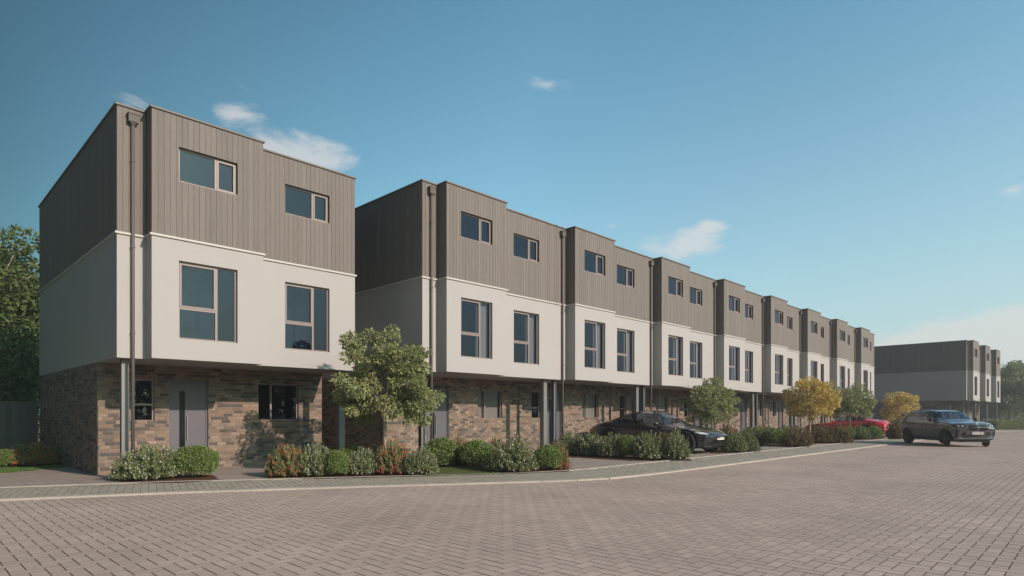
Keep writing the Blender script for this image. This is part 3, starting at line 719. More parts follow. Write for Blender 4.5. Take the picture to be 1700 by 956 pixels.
SH = [
 (-18, 22, 746, 778, 'G', 'small round green shrub cut by the left edge of the picture'),
 (22, 86, 737, 776, 'R', 'dark red-flowered shrub standing in shade before the board fence'),
 (200, 300, 741, 801, 'W', 'wide white-flowered shrub at the foot of the left post of the detached house'),
 (290, 360, 740, 797, 'G', 'bright green round shrub in front of the door of the detached house'),
 (447, 507, 740, 795, 'R', 'red-flowered shrub at the left end of the row between the two near houses'),
 (497, 553, 738, 794, 'W', 'white-flowered shrub just right of the red one below the large window corner'),
 (541, 579, 748, 794, 'G', 'small round green shrub below the right post of the detached house'),
 (556, 604, 742, 781, 'G', 'green shrub half hidden behind two white-flowered ones in the near row'),
 (578, 626, 745, 792, 'W', 'white-flowered shrub left of the slim trunk of the nearest tree'),
 (622, 682, 737, 791, 'R', 'red-flowered shrub in front of the trunk of the nearest tree'),
 (674, 724, 746, 791.5, 'W', 'white-flowered shrub closing the near row beside the little lawn'),
 (703, 762, 727, 779, 'G', 'dark green shrub at the left end of the second row behind the little lawn'),
 (742, 784, 729, 774, 'R', 'reddish shrub squeezed between two green ones behind the lawn'),
 (762, 822, 732, 780, 'G', 'broad green shrub in the middle of the row behind the lawn'),
 (806, 842, 731, 776, 'R', 'thin reddish shrub peeping out left of the largest white-flowered shrub'),
 (815, 889, 732, 787, 'W', 'large white-flowered shrub at the right side of the little lawn'),
 (884, 934, 740, 784, 'G', 'green shrub beside the bare drive left of the dark saloon'),
 (906, 943, 736, 782, 'R', 'red-tinged shrub on the corner of the bare drive'),
 (924, 972, 719, 757, 'W', 'first white-flowered shrub of the hedge row leading to the dark saloon'),
 (958, 1006, 721, 759, 'W', 'second white-flowered shrub of the hedge row below the tail of the dark saloon'),
 (995, 1040, 721, 762, 'W', 'third white-flowered shrub of the hedge row below the rear door of the saloon'),
 (1022, 1064, 723, 763, 'G', 'green shrub in the middle of the hedge row beside the dark saloon'),
 (1052, 1101, 720, 765, 'W', 'white-flowered shrub below the front door of the dark saloon'),
 (1086, 1118, 722, 764, 'R', 'orange-red shrub near the front wheel of the dark saloon'),
 (1102, 1144, 719, 765.5, 'W', 'last white-flowered shrub of the hedge row, against the front wheel of the saloon'),
 (1186, 1232, 709, 744, 'B', 'brownish shrub just behind the nose of the dark saloon'),
 (1200, 1238, 720, 752.5, 'D', 'grey-green shrub right of the number plate of the dark saloon'),
 (1228, 1258, 722, 751, 'D', 'small grey-green shrub on the kerb corner right of the dark saloon'),
 (1228, 1274, 711, 740, 'D', 'dark white-flecked shrub behind the kerb corner pair'),
 (1266, 1310, 711, 742, 'G', 'green shrub in the long far bed left of the rust-brown one'),
 (1298, 1346, 710, 743, 'B', 'rust-brown shrub on the near corner of the far bed'),
 (1240, 1290, 708, 733, 'W', 'shrub at the back of the far bed below the fourth house of the row'),
 (1288, 1330, 707, 732, 'D', 'greenish shrub at the back of the far bed left of the yellow tree trunk'),
 (1338, 1384, 706, 736.5, 'B', 'rust-brown shrub below the yellow tree before the red car nose'),
 (1372, 1412, 706.5, 736.5, 'B', 'rust-brown shrub in front of the door of the red car'),
 (1396, 1418, 708, 734, 'G', 'small green shrub beside the rust-brown pair before the red car'),
 (1412, 1442, 708, 730, 'D', 'dark green shrub in front of the rear wheel of the red car'),
 (1436, 1464, 708, 729.5, 'G', 'green shrub at the end of the bed by the tail of the red car'),
 (1474, 1500, 699, 729, 'B', 'brownish shrub between the red tail and the grey car'),
]
for s in SH: shrub(*s)

def make_tree(name, label, x, y, top, crown_bottom, rad, leafm, seed, nclump=60, per=150, lsize=.14, group=None, lean=0, rx=1.0, trunk_r=.05, cat='tree', open_=.55, clump_r=.3):
    R = np.random.RandomState(seed); t = thing(name, label, cat, (x, y, 0), 0, group)
    ch = (top-crown_bottom); cz = crown_bottom+ch*.5
    mb = MB(); zt = crown_bottom+ch*.25
    main = [(0, 0, 0), (lean*.3+R.normal(0, .02), R.normal(0, .02), zt*.5), (lean*.8, 0, zt), (lean, R.normal(0, .05), crown_bottom+ch*.72)]
    mb.tube(main, [trunk_r*1.25, trunk_r, trunk_r*.85, trunk_r*.3], 8)
    obj('trunk', mb, M['bark'], t, True)
    # clump centres: shell-biased in an uneven ellipsoid
    cs = []
    tries = 0
    while len(cs) < nclump and tries < 20000:
        tries += 1
        d = R.normal(0, 1, 3); d /= np.linalg.norm(d)
        if d[2] < -.74: continue
        lump = 1+.26*noise.noise(Vector(d*1.7)+Vector((seed*1.7, 0, 0)))
        rr_ = R.uniform(open_, 1)*lump
        c = np.array([d[0]*rad*rr_*rx, d[1]*rad*rr_*rx, cz+d[2]*ch*.5*rr_])
        wid = 1.0 if c[2] > cz-ch*.2 else .96
        c[:2] *= wid
        if all(np.linalg.norm(c-q) > clump_r*.8 for q in cs): cs.append(c)
    bb = MB()
    for i, c in enumerate(cs):
        if i % 2: continue
        s = np.array(main[2])+np.array([0, 0, R.uniform(-.05, .35)*ch]); m = s*.45+c*.55; m[2] += .06*ch*R.uniform(-.2, .6)
        bb.tube([tuple(s), tuple(m), tuple(c)], [trunk_r*.42, trunk_r*.25, trunk_r*.08], 5, False)
    obj('branches', bb, M['bark'], t, True)
    Ps = []; Ns = []
    for c in cs:
        n = int(per*R.uniform(.6, 1.3)); d = R.normal(0, 1, (n, 3)); d /= np.linalg.norm(d, axis=1)[:, None]
        q = d*(R.uniform(.25, 1, n)**.5)[:, None]*clump_r*R.uniform(.75, 1.25); q[:, 2] *= .72
        Ps.append(c+q); out = c-np.array([0, 0, cz]); out = out/(np.linalg.norm(out)+1e-6); Ns.append(d*.6+out*.55)
    V = leaves(np.concatenate(Ps), np.concatenate(Ns), lsize, .52, seed, droop=.55, jit=.35)
    link('crown', qmesh('crown', V, leafm), t)
    return t
def at(px, y):
    R = (px-850)/FP; r = (cth+R*sth)/(sth-R*cth); x = y*r; return x, y, x*cth+y*sth
def ztop(D, py): return CH+(YH-py)/FP*D
x, y, D = at(640, 14.5)
make_tree('street_tree', 'round green young tree nearest the viewer, between the detached house and the row', x, y, ztop(D, 551), ztop(D, 736), 1.36, M['leaf'], 4, 96, 230, .10, 'young green trees in the front beds', lean=-.05, trunk_r=.062, open_=.38, clump_r=.25)
x, y, D = at(1181, 14.2)
make_tree('street_tree', 'round green young tree behind the bonnet of the dark saloon', x, y, ztop(D, 628), ztop(D, 712), 1.22, M['leaf'], 11, 78, 150, .105, 'young green trees in the front beds', trunk_r=.05, clump_r=.28)
x, y, D = at(1345, 11.6)
make_tree('street_tree', 'big yellow-leaved young tree left of the red car', x, y, ztop(D, 627), ztop(D, 700), 1.36, M['leaf_yellow'], 8, 76, 125, .125, 'young yellow trees along the street', trunk_r=.045, clump_r=.27)
x, y, D = at(1411, 11.6)
make_tree('street_tree', 'green young tree standing in front of the red car', x, y, ztop(D, 638), ztop(D, 700), 1.22, M['leaf'], 15, 70, 120, .12, 'young green trees in the front beds', trunk_r=.045, clump_r=.3)
x, y, D = at(1496, 11.4)
make_tree('street_tree', 'small yellow-leaved tree between the red car and the far block', x, y, ztop(D, 652), ztop(D, 704), 1.25, M['leaf_yellow'], 21, 56, 130, .13, 'young yellow trees along the street', trunk_r=.045, clump_r=.33)
make_tree('large_tree', 'tall dark leafy tree behind the fence at the left edge', 2.6, 43.0, 11.9, .8, 4.6, M['leaf_dark'], 31, 190, 330, .30, None, trunk_r=.25, open_=.35, clump_r=.95)
make_tree('large_tree', 'tall leafy tree at the far left, cut by the picture edge', -6.0, 41.0, 9.5, .8, 4.2, M['leaf_dark'], 33, 120, 260, .30, None, trunk_r=.22, open_=.35, clump_r=.95)
# trees far behind the last block
for i, (px, yy, top, rad, lb) in enumerate([(1676, 7.4, 9.6, 4.4, 'broad green tree directly right of the far block'), (1652, 12.5, 7.6, 3.6, 'green tree seen under the overhang of the far block'),
        (1702, 6.5, 7.4, 3.2, 'lower olive tree at the right picture edge'), (1628, 19.0, 6.5, 4.0, 'bushy tree seen between the posts of the far block'), (1735, 2.5, 8.5, 4.2, 'green tree just beyond the right picture edge')]):
    R_ = (px-850)/FP; d = 96+i*5; x = d*(cth+R_*sth); y = d*(sth-R_*cth)
    make_tree('background_tree', lb, x, y, top*1.06, .5, rad, M['leaf_far'], 50+i, 80, 190, .42, 'trees beyond the far block', trunk_r=.2, open_=.3, clump_r=1.05)
def hedge(name, pts, h, w, lm, label, n, ls):
    r = np.random.RandomState(77); V = []
    P = []; 
    for (a, b) in zip(pts, pts[1:]):
        a = np.array(a); b = np.array(b); L = np.linalg.norm(b-a); k = int(n*L); t = r.rand(k)[:, None]
        q = a+(b-a)*t; th = r.uniform(0, PI, k); dx = np.cos(th); dz = np.sin(th)**.6
        nn = np.array([-(b-a)[1], (b-a)[0]])/L; bump_ = np.array([1+.18*noise.noise(Vector((z[0]*.7, z[1]*.7, 3))) for z in q])
        q3 = np.zeros((k, 3)); q3[:, :2] = q+nn*(dx*w/2*bump_*r.uniform(.7, 1.05, k))[:, None]; q3[:, 2] = np.maximum(.02, dz*h*bump_*r.uniform(.5, 1.02, k)); P.append(q3)
    P = np.concatenate(P); V = leaves(P, np.tile((0, 0, .5), (len(P), 1)), ls, .5, 5, jit=.9)
    return tag(link(name, qmesh(name, V, lm)), label, 'hedge')
hedge('hedge', [(-16, 34), (-4, 34.5), (5, 35)], 5.2, 2.6, M['leaf_dark'], 'tall dark hedge mass rising just behind the board fence at the left', 2600, .22)
hedge('hedge', [(76.5, 8.2), (80, 5.6), (83.5, 1.5), (90, -6), (99, -15)], 1.05, 1.6, M['leaf_far'], 'long low hedge behind the far kerb at the right', 1500, .14)

wd = hedge('distant_woodland', [(92, 52), (118, 30), (136, 8), (150, -20), (165, -60)], 5.5, 6, M['leaf_far'], 'distant low woodland closing the view behind the far block', 260, .55)
wd['kind'] = 'stuff'
# woodland across the street, behind the viewer (seen only in the windows)
tb_ = hedge('tree_belt', [(-90, -52), (-20, -60), (40, -62), (110, -56), (150, -40)], 9, 9, M['leaf_dark'], None, 60, 1.5)
tb_['kind'] = 'stuff'; del tb_['category']; tb_['label'] = 'dark far belt of trees across the open ground opposite the houses'; tb_['category'] = 'tree belt'
# ------------------------------------------------------------------ haze
hz = MB(); hz.box(-100, 190, -75, 120, -1.1, 16.5)
hm = bpy.data.materials.new('haze'); hm.use_nodes = True; ht = hm.node_tree; ht.nodes.clear()
hv = N(ht, 'ShaderNodeVolumePrincipled'); hv.inputs['Density'].default_value = .0014; hv.inputs['Color'].default_value = (.88, .92, .95, 1); hv.inputs['Anisotropy'].default_value = .2
ho = N(ht, 'ShaderNodeOutputMaterial'); ht.links.new(hv.outputs[0], ho.inputs['Volume'])
tag(obj('haze', hz, hm), 'thin pale haze filling the air over the whole street', 'haze', kind='stuff')

# ------------------------------------------------------------------ cars
def smooth_interp(tab, xs, k=5):
    y = np.interp(xs, [a for a, b in tab], [b for a, b in tab])
    ker = np.ones(k)/k
    yp = np.pad(y, k//2, mode='edge'); return np.convolve(yp, ker, 'valid')[:len(xs)]
def car(name, label, cat, loc, heading, L, Wd, H, spec, paint, steer=0, plate=None):
    t = thing(name, label, cat, (*loc, 0.006), heading)
    ns = 100; u = np.linspace(0, 1, ns)
    # denser at the ends
    u = .5-.5*np.cos(u*PI)*.35-(.5-u)*(1-.35)*1.0 if False else u
    top = smooth_interp(spec['top'], u, 5)*H; belt = smooth_interp(spec['belt'], u, 9)*H; wd = smooth_interp(spec['w'], u, 5)*Wd/2
    rw = smooth_interp(spec['rw'], u, 7); low = smooth_interp(spec['low'], u, 5)*H
    belt = np.minimum(belt, top-.02*H)
    sec = [5, 4, 8, 4, 7, 3]
    rows = []
    for i in range(ns):
        w = wd[i]; tp = top[i]; bl = belt[i]; lo = low[i]; wt = w*rw[i]; gh = tp-bl
        crown = .012*H if gh > .15*H else .03*H
        ctrl = [(0, tp), (wt*.7, tp-crown*.45), (wt, tp-crown-min(gh*.22, .045*H)), (w*.955, bl), (w, bl-.07*H if gh > 0 else bl-.05), (w*.99, lo+.12*H), (w*.90, lo)]
        pts = []
        bul = [.0, .006, .018, .004, .010, .0]
        for j, nseg in enumerate(sec):
            a, b = ctrl[j], ctrl[j+1]
            for k in range(nseg):
                s = k/nseg; y = a[0]+(b[0]-a[0])*s; z = a[1]+(b[1]-a[1])*s; q = math.sin(PI*s)*bul[j]*Wd*.5
                pts.append((y+q*.9, z+q*.5 if j < 3 else z))
        pts.append(ctrl[-1]); rows.append(pts)
    npt = len(rows[0]); bm = bmesh.new(); grid = []
    idx = np.cumsum([0]+sec)
    noseb = spec.get('nose', .10)*L
    for i in range(ns):
        ring = []
        for sgn in (1, -1):
            seq = rows[i] if sgn == 1 else rows[i][::-1]
            for k, (y, z) in enumerate(seq):
                if sgn == -1 and y == 0: continue
                # round the nose and tail in plan
                e = (abs(y)/(Wd/2))**2.6; x = L/2-u[i]*L
                x -= e*noseb*max(0, 1-u[i]*6)**1; x += e*spec.get('tail', .06)*L*max(0, 1-(1-u[i])*6)
                # lean the front and tail faces
                zz = (z/H-.45); x -= spec.get('rake', .0)*L*abs(zz)*max(0, 1-u[i]*10); x += spec.get('rrake', .0)*L*abs(zz)*max(0, 1-(1-u[i])*10)
                ring.append(bm.verts.new((x, y*sgn, z)))
        grid.append(ring)
    n = len(grid[0])
    for a, b in zip(grid, grid[1:]):
        for k in range(n): bm.faces.new((a[k], b[k], b[(k+1) % n], a[(k+1) % n]))
    bm.faces.new(grid[0]); bm.faces.new(grid[-1][::-1])
    bmesh.ops.recalc_face_normals(bm, faces=bm.faces[:])
    me = bpy.data.meshes.new('body'); bm.to_mesh(me); bm.free(); me.materials.append(paint); me.materials.append(M['trimblack'])
    body = link('body', me, t)
    # wheel arches cut out of the body
    wr = spec['wr']*H; wxs = [L/2-spec['fw']*L, L/2-spec['rwh']*L]
    cutters = []
    for wx in wxs:
        mbc = MB(); kk = 32
        for side in (-1, 1):
            n0 = len(mbc.v); y0, y1 = side*(Wd/2-.34*H*.62), side*(Wd/2+.3)
            for yy in (y0, y1):
                for j in range(kk): a = 2*PI*j/kk; mbc.v.append((wx+math.cos(a)*wr*1.13, yy, wr+math.sin(a)*wr*1.13))
            for j in range(kk): mbc.f.append((n0+j, n0+(j+1) % kk, n0+kk+(j+1) % kk, n0+kk+j)); mbc.m.append(0)
            mbc.f.append(tuple(n0+j for j in reversed(range(kk)))); mbc.f.append(tuple(n0+kk+j for j in range(kk))); mbc.m += [0, 0]
        cme = mbc.mesh('cut', M['trimblack'])
        bmc = bmesh.new(); bmc.from_mesh(cme); bmesh.ops.recalc_face_normals(bmc, faces=bmc.faces[:]); bmc.to_mesh(cme); bmc.free()
        co = link('cut', cme, t); cutters.append(co)
        md = body.modifiers.new('b', 'BOOLEAN'); md.operation = 'DIFFERENCE'; md.object = co; md.solver = 'EXACT'
        try: md.material_mode = 'TRANSFER'
        except Exception: pass
    bpy.context.view_layer.update()
    dg = bpy.context.evaluated_depsgraph_get(); nm = bpy.data.meshes.new_from_object(body.evaluated_get(dg)); body.modifiers.clear(); body.data = nm
    for c_ in cutters: bpy.data.objects.remove(c_)
    bvh = BVHTree.FromPolygons([v.co[:] for v in nm.vertices], [p.vertices[:] for p in nm.polygons])
    # split faces into glass, doors and shell
    tb = lambda x: float(np.interp((L/2-x)/L, u, belt)); tt = lambda x: float(np.interp((L/2-x)/L, u, top)); tw = lambda x: float(np.interp((L/2-x)/L, u, wd)); trw = lambda x: float(np.interp((L/2-x)/L, u, rw))
    bm = bmesh.new(); bm.from_mesh(nm); bm.faces.ensure_lookup_table()
    groups = {}
    ws, rwn, sw = spec['ws'], spec['rwin'], spec['side']
    for f in bm.faces:
        c = f.calc_center_median(); uu = (L/2-c.x)/L; g = None; ay = abs(c.y); side = 'l' if c.y > 0 else 'r'
        if f.material_index == 1: continue
        gh = tt(c.x)-tb(c.x); wt = tw(c.x)*trw(c.x)
        fr_ = (c.z-tb(c.x))/max(gh, 1e-3)
        if c.z > tb(c.x)+.012*H and gh > .06*H:
            if ws[0] < uu < ws[1] and ay < wt*.93 and fr_ > .72: g = 'windscreen'
            elif rwn[0] < uu < rwn[1] and ay < wt*.86 and fr_ > .72: g = 'rear_window'
            elif ay > wt*.9 and .06 < fr_ < .84:
                for a, b in sw:
                    if a < uu < b: g = 'side_window_%s%.2f' % (side, a)
        if g is None and ay > tw(c.x)*.86 and c.z > .26*H and c.z < tb(c.x)-.0*H:
            for a, b in spec['doors']:
                if a < uu < b: g = 'door_%s%.2f' % (side, a)
        if g: groups.setdefault(g, []).append(f.index)
    allg = set()
    for g, ids in groups.items():
        b2 = bm.copy(); b2.faces.ensure_lookup_table(); s_ = set(ids); allg |= s_
        bmesh.ops.delete(b2, geom=[f for f in b2.faces if f.index not in s_], context='FACES')
        if 'window' in g or g == 'windscreen':
            mm = M['carglass']; bmesh.ops.translate(b2, verts=b2.verts[:], vec=(0, 0, 0))
            nmn = 'side_window' if g.startswith('side') else g
        else:
            mm = paint; nmn = 'door'
        m2 = bpy.data.meshes.new(nmn); b2.to_mesh(m2); b2.free(); m2.materials.clear(); m2.materials.append(mm)
        m2.polygons.foreach_set('material_index', [0]*len(m2.polygons)); m2.polygons.foreach_set('use_smooth', [True]*len(m2.polygons))
        link(nmn, m2, t)
    bmesh.ops.delete(bm, geom=[f for f in bm.faces if f.index in allg], context='FACES')
    for f in bm.faces: f.smooth = len(f.verts) < 8
    bm.to_mesh(nm); bm.free()
    # patches that lie on the surface
    def patch(pname, poly, axis, m, off=.006, res=.035, parent=None, thick=.008):
        """poly in (y,z) for axis +x/-x, (x,z) for +y/-y; dropped onto the body along the axis"""
        P = np.array(poly); lo, hi = P.min(0), P.max(0); nx = max(2, int((hi[0]-lo[0])/res)+1); nz = max(2, int((hi[1]-lo[1])/res)+1)
        # rows follow the polygon: for each column find the z span
        gx = np.linspace(lo[0]+1e-4, hi[0]-1e-4, nx+1); mbp = MB(); cols = []
        for g_ in gx:
            zs = []
            for i in range(len(P)):
                a, b = P[i], P[(i+1) % len(P)]
                if (a[0]-g_)*(b[0]-g_) < 0: zs.append(a[1]+(b[1]-a[1])*(g_-a[0])/(b[0]-a[0]))
            if len(zs) < 2: continue
            z0, z1 = min(zs), max(zs); col = []
            for k in range(nz+1):
                z = z0+(z1-z0)*k/nz
                if axis == '+x': o_, d_ = Vector((L, g_, z)), Vector((-1, 0, 0))
                elif axis == '-x': o_, d_ = Vector((-L, g_, z)), Vector((1, 0, 0))
                elif axis == '+y': o_, d_ = Vector((g_, Wd, z)), Vector((0, -1, 0))
                else: o_, d_ = Vector((g_, -Wd, z)), Vector((0, 1, 0))
                hit = bvh.ray_cast(o_, d_)
                if hit[0] is None: col = None; break
                col.append(hit[0]-d_*off)
            if col: cols.append(col)
        if len(cols) < 2: return None
        fl = axis in ('+x', '-y')
        for col in cols: mbp.v += [tuple(v) for v in col]
        nn = nz+1
        for i in range(len(cols)-1):
            for k in range(nz):
                q = (i*nn+k, (i+1)*nn+k, (i+1)*nn+k+1, i*nn+k+1); mbp.f.append(q); mbp.m.append(0)
        return obj(pname, mbp, m, parent or t, True)
    spec['extra'](t, patch, L, Wd, H, paint, bvh)
    # door gaps
    for a, b in spec['doors']:
        for side in ('+y', '-y'):
            for e in {a, b}:
                xx = L/2-e*L; patch('door_gap', [(xx-.009, .27*H), (xx+.009, .27*H), (xx+.009, tb(xx)-.01), (xx-.009, tb(xx)-.01)], side, M['trimblack'], .003, .05)
    # wheels
    def wheel_mesh():
        ty = MB(); kk = 36; prof = [(.60, -.5), (.66, -.52), (.92, -.53), (.985, -.42), (1, -.2), (1, .2), (.985, .42), (.92, .53), (.66, .52), (.60, .5)]; ww = spec.get('ww', .30)*wr*1.0
        for j in range(kk):
            a = 2*PI*j/kk
            for r_, q in prof: ty.v.append((math.cos(a)*r_*wr, q*ww*1.35, math.sin(a)*r_*wr))
        m_ = len(prof)
        for j in range(kk):
            for k in range(m_-1): ty.f.append((j*m_+k, ((j+1) % kk)*m_+k, ((j+1) % kk)*m_+k+1, j*m_+k+1)); ty.m.append(0)
        rm = MB()
        for s_ in range(5):
            a0 = 2*PI*s_/5
            for da in (-.17, .17):
                p0 = (math.cos(a0)*.1*wr, -.30*ww*1.3, math.sin(a0)*.1*wr); p1 = (math.cos(a0+da)*.63*wr, -.40*ww*1.3, math.sin(a0+da)*.63*wr); rm.tube([p0, p1], [.055*wr, .045*wr], 6)
        rm.tube([(0, -.42*ww*1.3, 0), (0, -.2*ww*1.3, 0)], [.14*wr, .16*wr], 12)
        ring = MB(); kk = 32
        for j in range(kk):
            a = 2*PI*j/kk
            for r_, q in ((.68, -.52), (.60, -.48), (.585, .2), (.3, .25), (0.02, .25)): rm.v.append((math.cos(a)*r_*wr, q*ww*1.3, math.sin(a)*r_*wr))
        base = len(rm.v)-kk*5
        for j in range(kk):
            for k in range(4): rm.f.append((base+j*5+k, base+((j+1) % kk)*5+k, base+((j+1) % kk)*5+k+1, base+j*5+k+1)); rm.m.append(0)
        return ty.mesh('tyre', M['tyre'], True), rm.mesh('rim', M['rim'], True)
    tm, rmm = wheel_mesh()
    for wx in wxs:
        for side in (-1, 1):
            wh = link('wheel', None, t, (wx, side*(Wd/2-.022*Wd-.30*wr*.68*.5*1.5), wr), None, (0, 0, (0 if side < 0 else PI)+(steer if wx > 0 else 0))); wh.empty_display_size = .1
            link('tyre', tm, wh); link('rim', rmm, wh)
    # underside, seats, mirrors
    ub = MB(); ub.box(-L*.44, L*.43, -Wd*.30, Wd*.30, H*.13, H*.22); obj('underbody', ub, M['trimblack'], t)
    cx0 = L/2-(ws[0]+.12)*L
    for r_ in (0, 1):
        for sy in (-1, 1):
            sx = cx0-.12*L-r_*.17*L; sm = MB(); a = Wd*.10
            sm.box(sx-.0, sx+.10*L, sy*Wd*.2-a, sy*Wd*.2+a, H*.30, H*.42); sm.tube([(sx, sy*Wd*.2, H*.40), (sx-.03*L, sy*Wd*.2, H*.66)], [a*1.05, a*.8], 8); sm.tube([(sx-.03*L, sy*Wd*.2, H*.68), (sx-.035*L, sy*Wd*.2, H*.77)], [a*.45, a*.4], 8)
            obj('seat', sm, M['seat'], t, True)
    dm = MB(); dm.box(L/2-(ws[0]+.10)*L, L/2-(ws[0]+.01)*L, -Wd*.36, Wd*.36, H*.45, H*.60); obj('dashboard', dm, M['trimblack'], t)
    fl_ = MB(); fl_.box(L/2-.85*L, L/2-.28*L, -Wd*.40, Wd*.40, H*.24, H*.27); obj('cabin_floor', fl_, M['trimblack'], t)
    for side in (-1, 1):
        mx_ = L/2-(ws[0]+.075)*L; mz = tb(mx_)+.055*H; my = side*(tw(mx_)*.93)
        bm = bmesh.new(); bmesh.ops.create_icosphere(bm, subdivisions=3, radius=1)
        for v in bm.verts: v.co = Vector((v.co.x*.045*L*.55*(1 if v.co.x > 0 else .35), v.co.y*.058*Wd, v.co.z*.052*H)); v.co += Vector((mx_, my+side*.075*Wd, mz))
        mm_ = bpy.data.meshes.new('mirror'); bm.to_mesh(mm_); bm.free(); mm_.materials.append(M['trimblack'] if name == 'suv' else paint)
        for p in mm_.polygons: p.use_smooth = True
        mo = link('mirror', mm_, t); am = MB(); am.box(mx_-.02, mx_+.03, min(my-side*.02, my+side*.05*Wd), max(my-side*.02, my+side*.05*Wd), mz-.04*H, mz-.015*H); obj('mirror_arm', am, M['trimblack'], mo)
    return t
def textmesh(s, size, m):
    cu = bpy.data.curves.new('txt', 'FONT'); cu.body = s; cu.size = size; cu.align_x = 'CENTER'; cu.align_y = 'CENTER'; cu.extrude = .001
    o = bpy.data.objects.new('txt', cu); C.objects.link(o); bpy.context.view_layer.update()
    me = bpy.data.meshes.new_from_object(o.evaluated_get(bpy.context.evaluated_depsgraph_get())); bpy.data.objects.remove(o)
    me.materials.clear(); me.materials.append(m); return me
def plate(t, x, z, w, h, parts, tilt=0, sgn=1, blue=True):
    mb = MB(); mb.box(-.006, .006, -w/2, w/2, -h/2, h/2); p = obj('number_plate', mb, M['plate'], t, loc=(x, 0, z), rot=(0, tilt, 0 if sgn > 0 else PI))
    if blue: b = MB(); b.box(.0065, .008, -w/2, -w/2+.09*w, -h/2+.003, h/2-.003); obj('plate_band', b, M['plateblue'], p)
    for s, off, m in parts:
        o = link('plate_text', textmesh(s, h*.92, m), p, (.0085, off*w, 0), None, (PI/2, 0, PI/2))
def sedan_extra(t, patch, L, Wd, H, paint, bvh):
    for s in (-1, 1):
        patch('headlight', [(s*.60*Wd/2, .455*H), (s*.86*Wd/2, .465*H), (s*.90*Wd/2, .50*H), (s*.84*Wd/2, .53*H), (s*.64*Wd/2, .50*H)], '+x', M['lens'], .008, .03)
        patch('air_curtain', [(s*.83*Wd/2, .30*H), (s*.87*Wd/2, .30*H), (s*.80*Wd/2, .50*H), (s*.765*Wd/2, .50*H)], '+x', M['trimblack'], .006, .02)
    patch('grille', [(-.60*Wd/2, .19*H), (.60*Wd/2, .19*H), (.66*Wd/2, .235*H), (.42*Wd/2, .315*H), (-.42*Wd/2, .315*H), (-.66*Wd/2, .235*H)], '+x', M['trimblack'], .006, .04)
    patch('splitter', [(-.86*Wd/2, .135*H), (.86*Wd/2, .135*H), (.86*Wd/2, .165*H), (-.86*Wd/2, .165*H)], '+x', M['trimblack'], .03, .05)
    patch('light_bar', [(-.8*Wd/2, .62*H), (.8*Wd/2, .62*H), (.8*Wd/2, .64*H), (-.8*Wd/2, .64*H)], '-x', M['redlens'], .006, .05)
    hit = bvh.ray_cast(Vector((L, 0, .36*H)), Vector((-1, 0, 0)))
    plate(t, hit[0].x+.018, .365*H, .60, .135, [('OE E', -.14, M['redink']), ('M', .34, M['ink'])], blue=False)
SED = dict(top=[(0, .40), (.012, .47), (.04, .505), (.10, .545), (.2, .61), (.3, .675), (.44, .955), (.5, .995), (.56, .99), (.66, .94), (.8, .79), (.90, .705), (.965, .665), (.99, .60), (1, .50)],
           belt=[(0, .39), (.03, .47), (.12, .56), (.19, .60), (.26, .60), (.35, .625), (.6, .645), (.76, .67), (.85, .66), (.95, .60), (1, .48)],
           w=[(0, .80), (.05, .90), (.18, .99), (.3, .965), (.5, .95), (.65, .965), (.78, 1.0), (.9, .95), (1, .83)],
           rw=[(0, .80), (.27, .80), (.40, .64), (.6, .60), (.78, .60), (.9, .72), (1, .8)], low=[(0, .16), (.1, .13), (.9, .14), (1, .22)],
           wr=.262, fw=.185, rwh=.775, ws=(.315, .445), rwin=(.64, .80), side=[(.355, .535), (.55, .72)], doors=[(.33, .54), (.545, .72)], nose=.075, tail=.05, rake=.10, rrake=.05, extra=sedan_extra, ww=.36)
car('saloon_car', 'dark glossy low sports saloon parked nose-out on the drive behind the hedge row', 'car', (23.55, 14.1), -PI/2, 6.2, 2.42, 1.775, SED, M['paint_black'])
def red_extra(t, patch, L, Wd, H, paint, bvh):
    for s in (-1, 1):
        patch('tail_light', [(s*.50*Wd/2, .60*H), (s*.90*Wd/2, .60*H), (s*.92*Wd/2, .65*H), (s*.50*Wd/2, .655*H)], '-x', M['redlens'], .008, .03)
    patch('bumper_insert', [(-.7*Wd/2, .18*H), (.7*Wd/2, .18*H), (.66*Wd/2, .30*H), (-.66*Wd/2, .30*H)], '-x', M['trimblack'], .006, .05)
    hit = bvh.ray_cast(Vector((-L, 0, .43*H)), Vector((1, 0, 0)))
    plate(t, hit[0].x-.018, .43*H, .52, .12, [], sgn=-1, blue=False)
RED = dict(SED); RED.update(top=[(0, .38), (.02, .45), (.1, .52), (.2, .575), (.33, .64), (.50, .955), (.56, .995), (.64, .985), (.78, .86), (.88, .75), (.96, .735), (.985, .68), (1, .55)],
           belt=[(0, .37), (.05, .46), (.15, .55), (.3, .60), (.6, .64), (.78, .70), (.9, .69), (1, .54)], ws=(.345, .50), rwin=(.67, .86), side=[(.40, .66), (.67, .76)], doors=[(.37, .66)], tail=.05, extra=red_extra)
car('coupe_car', 'bright red low car parked nose towards the houses behind the brown shrubs', 'car', (47.9, 13.3), PI/2, 5.6, 2.3, 1.62, RED, M['paint_red'])
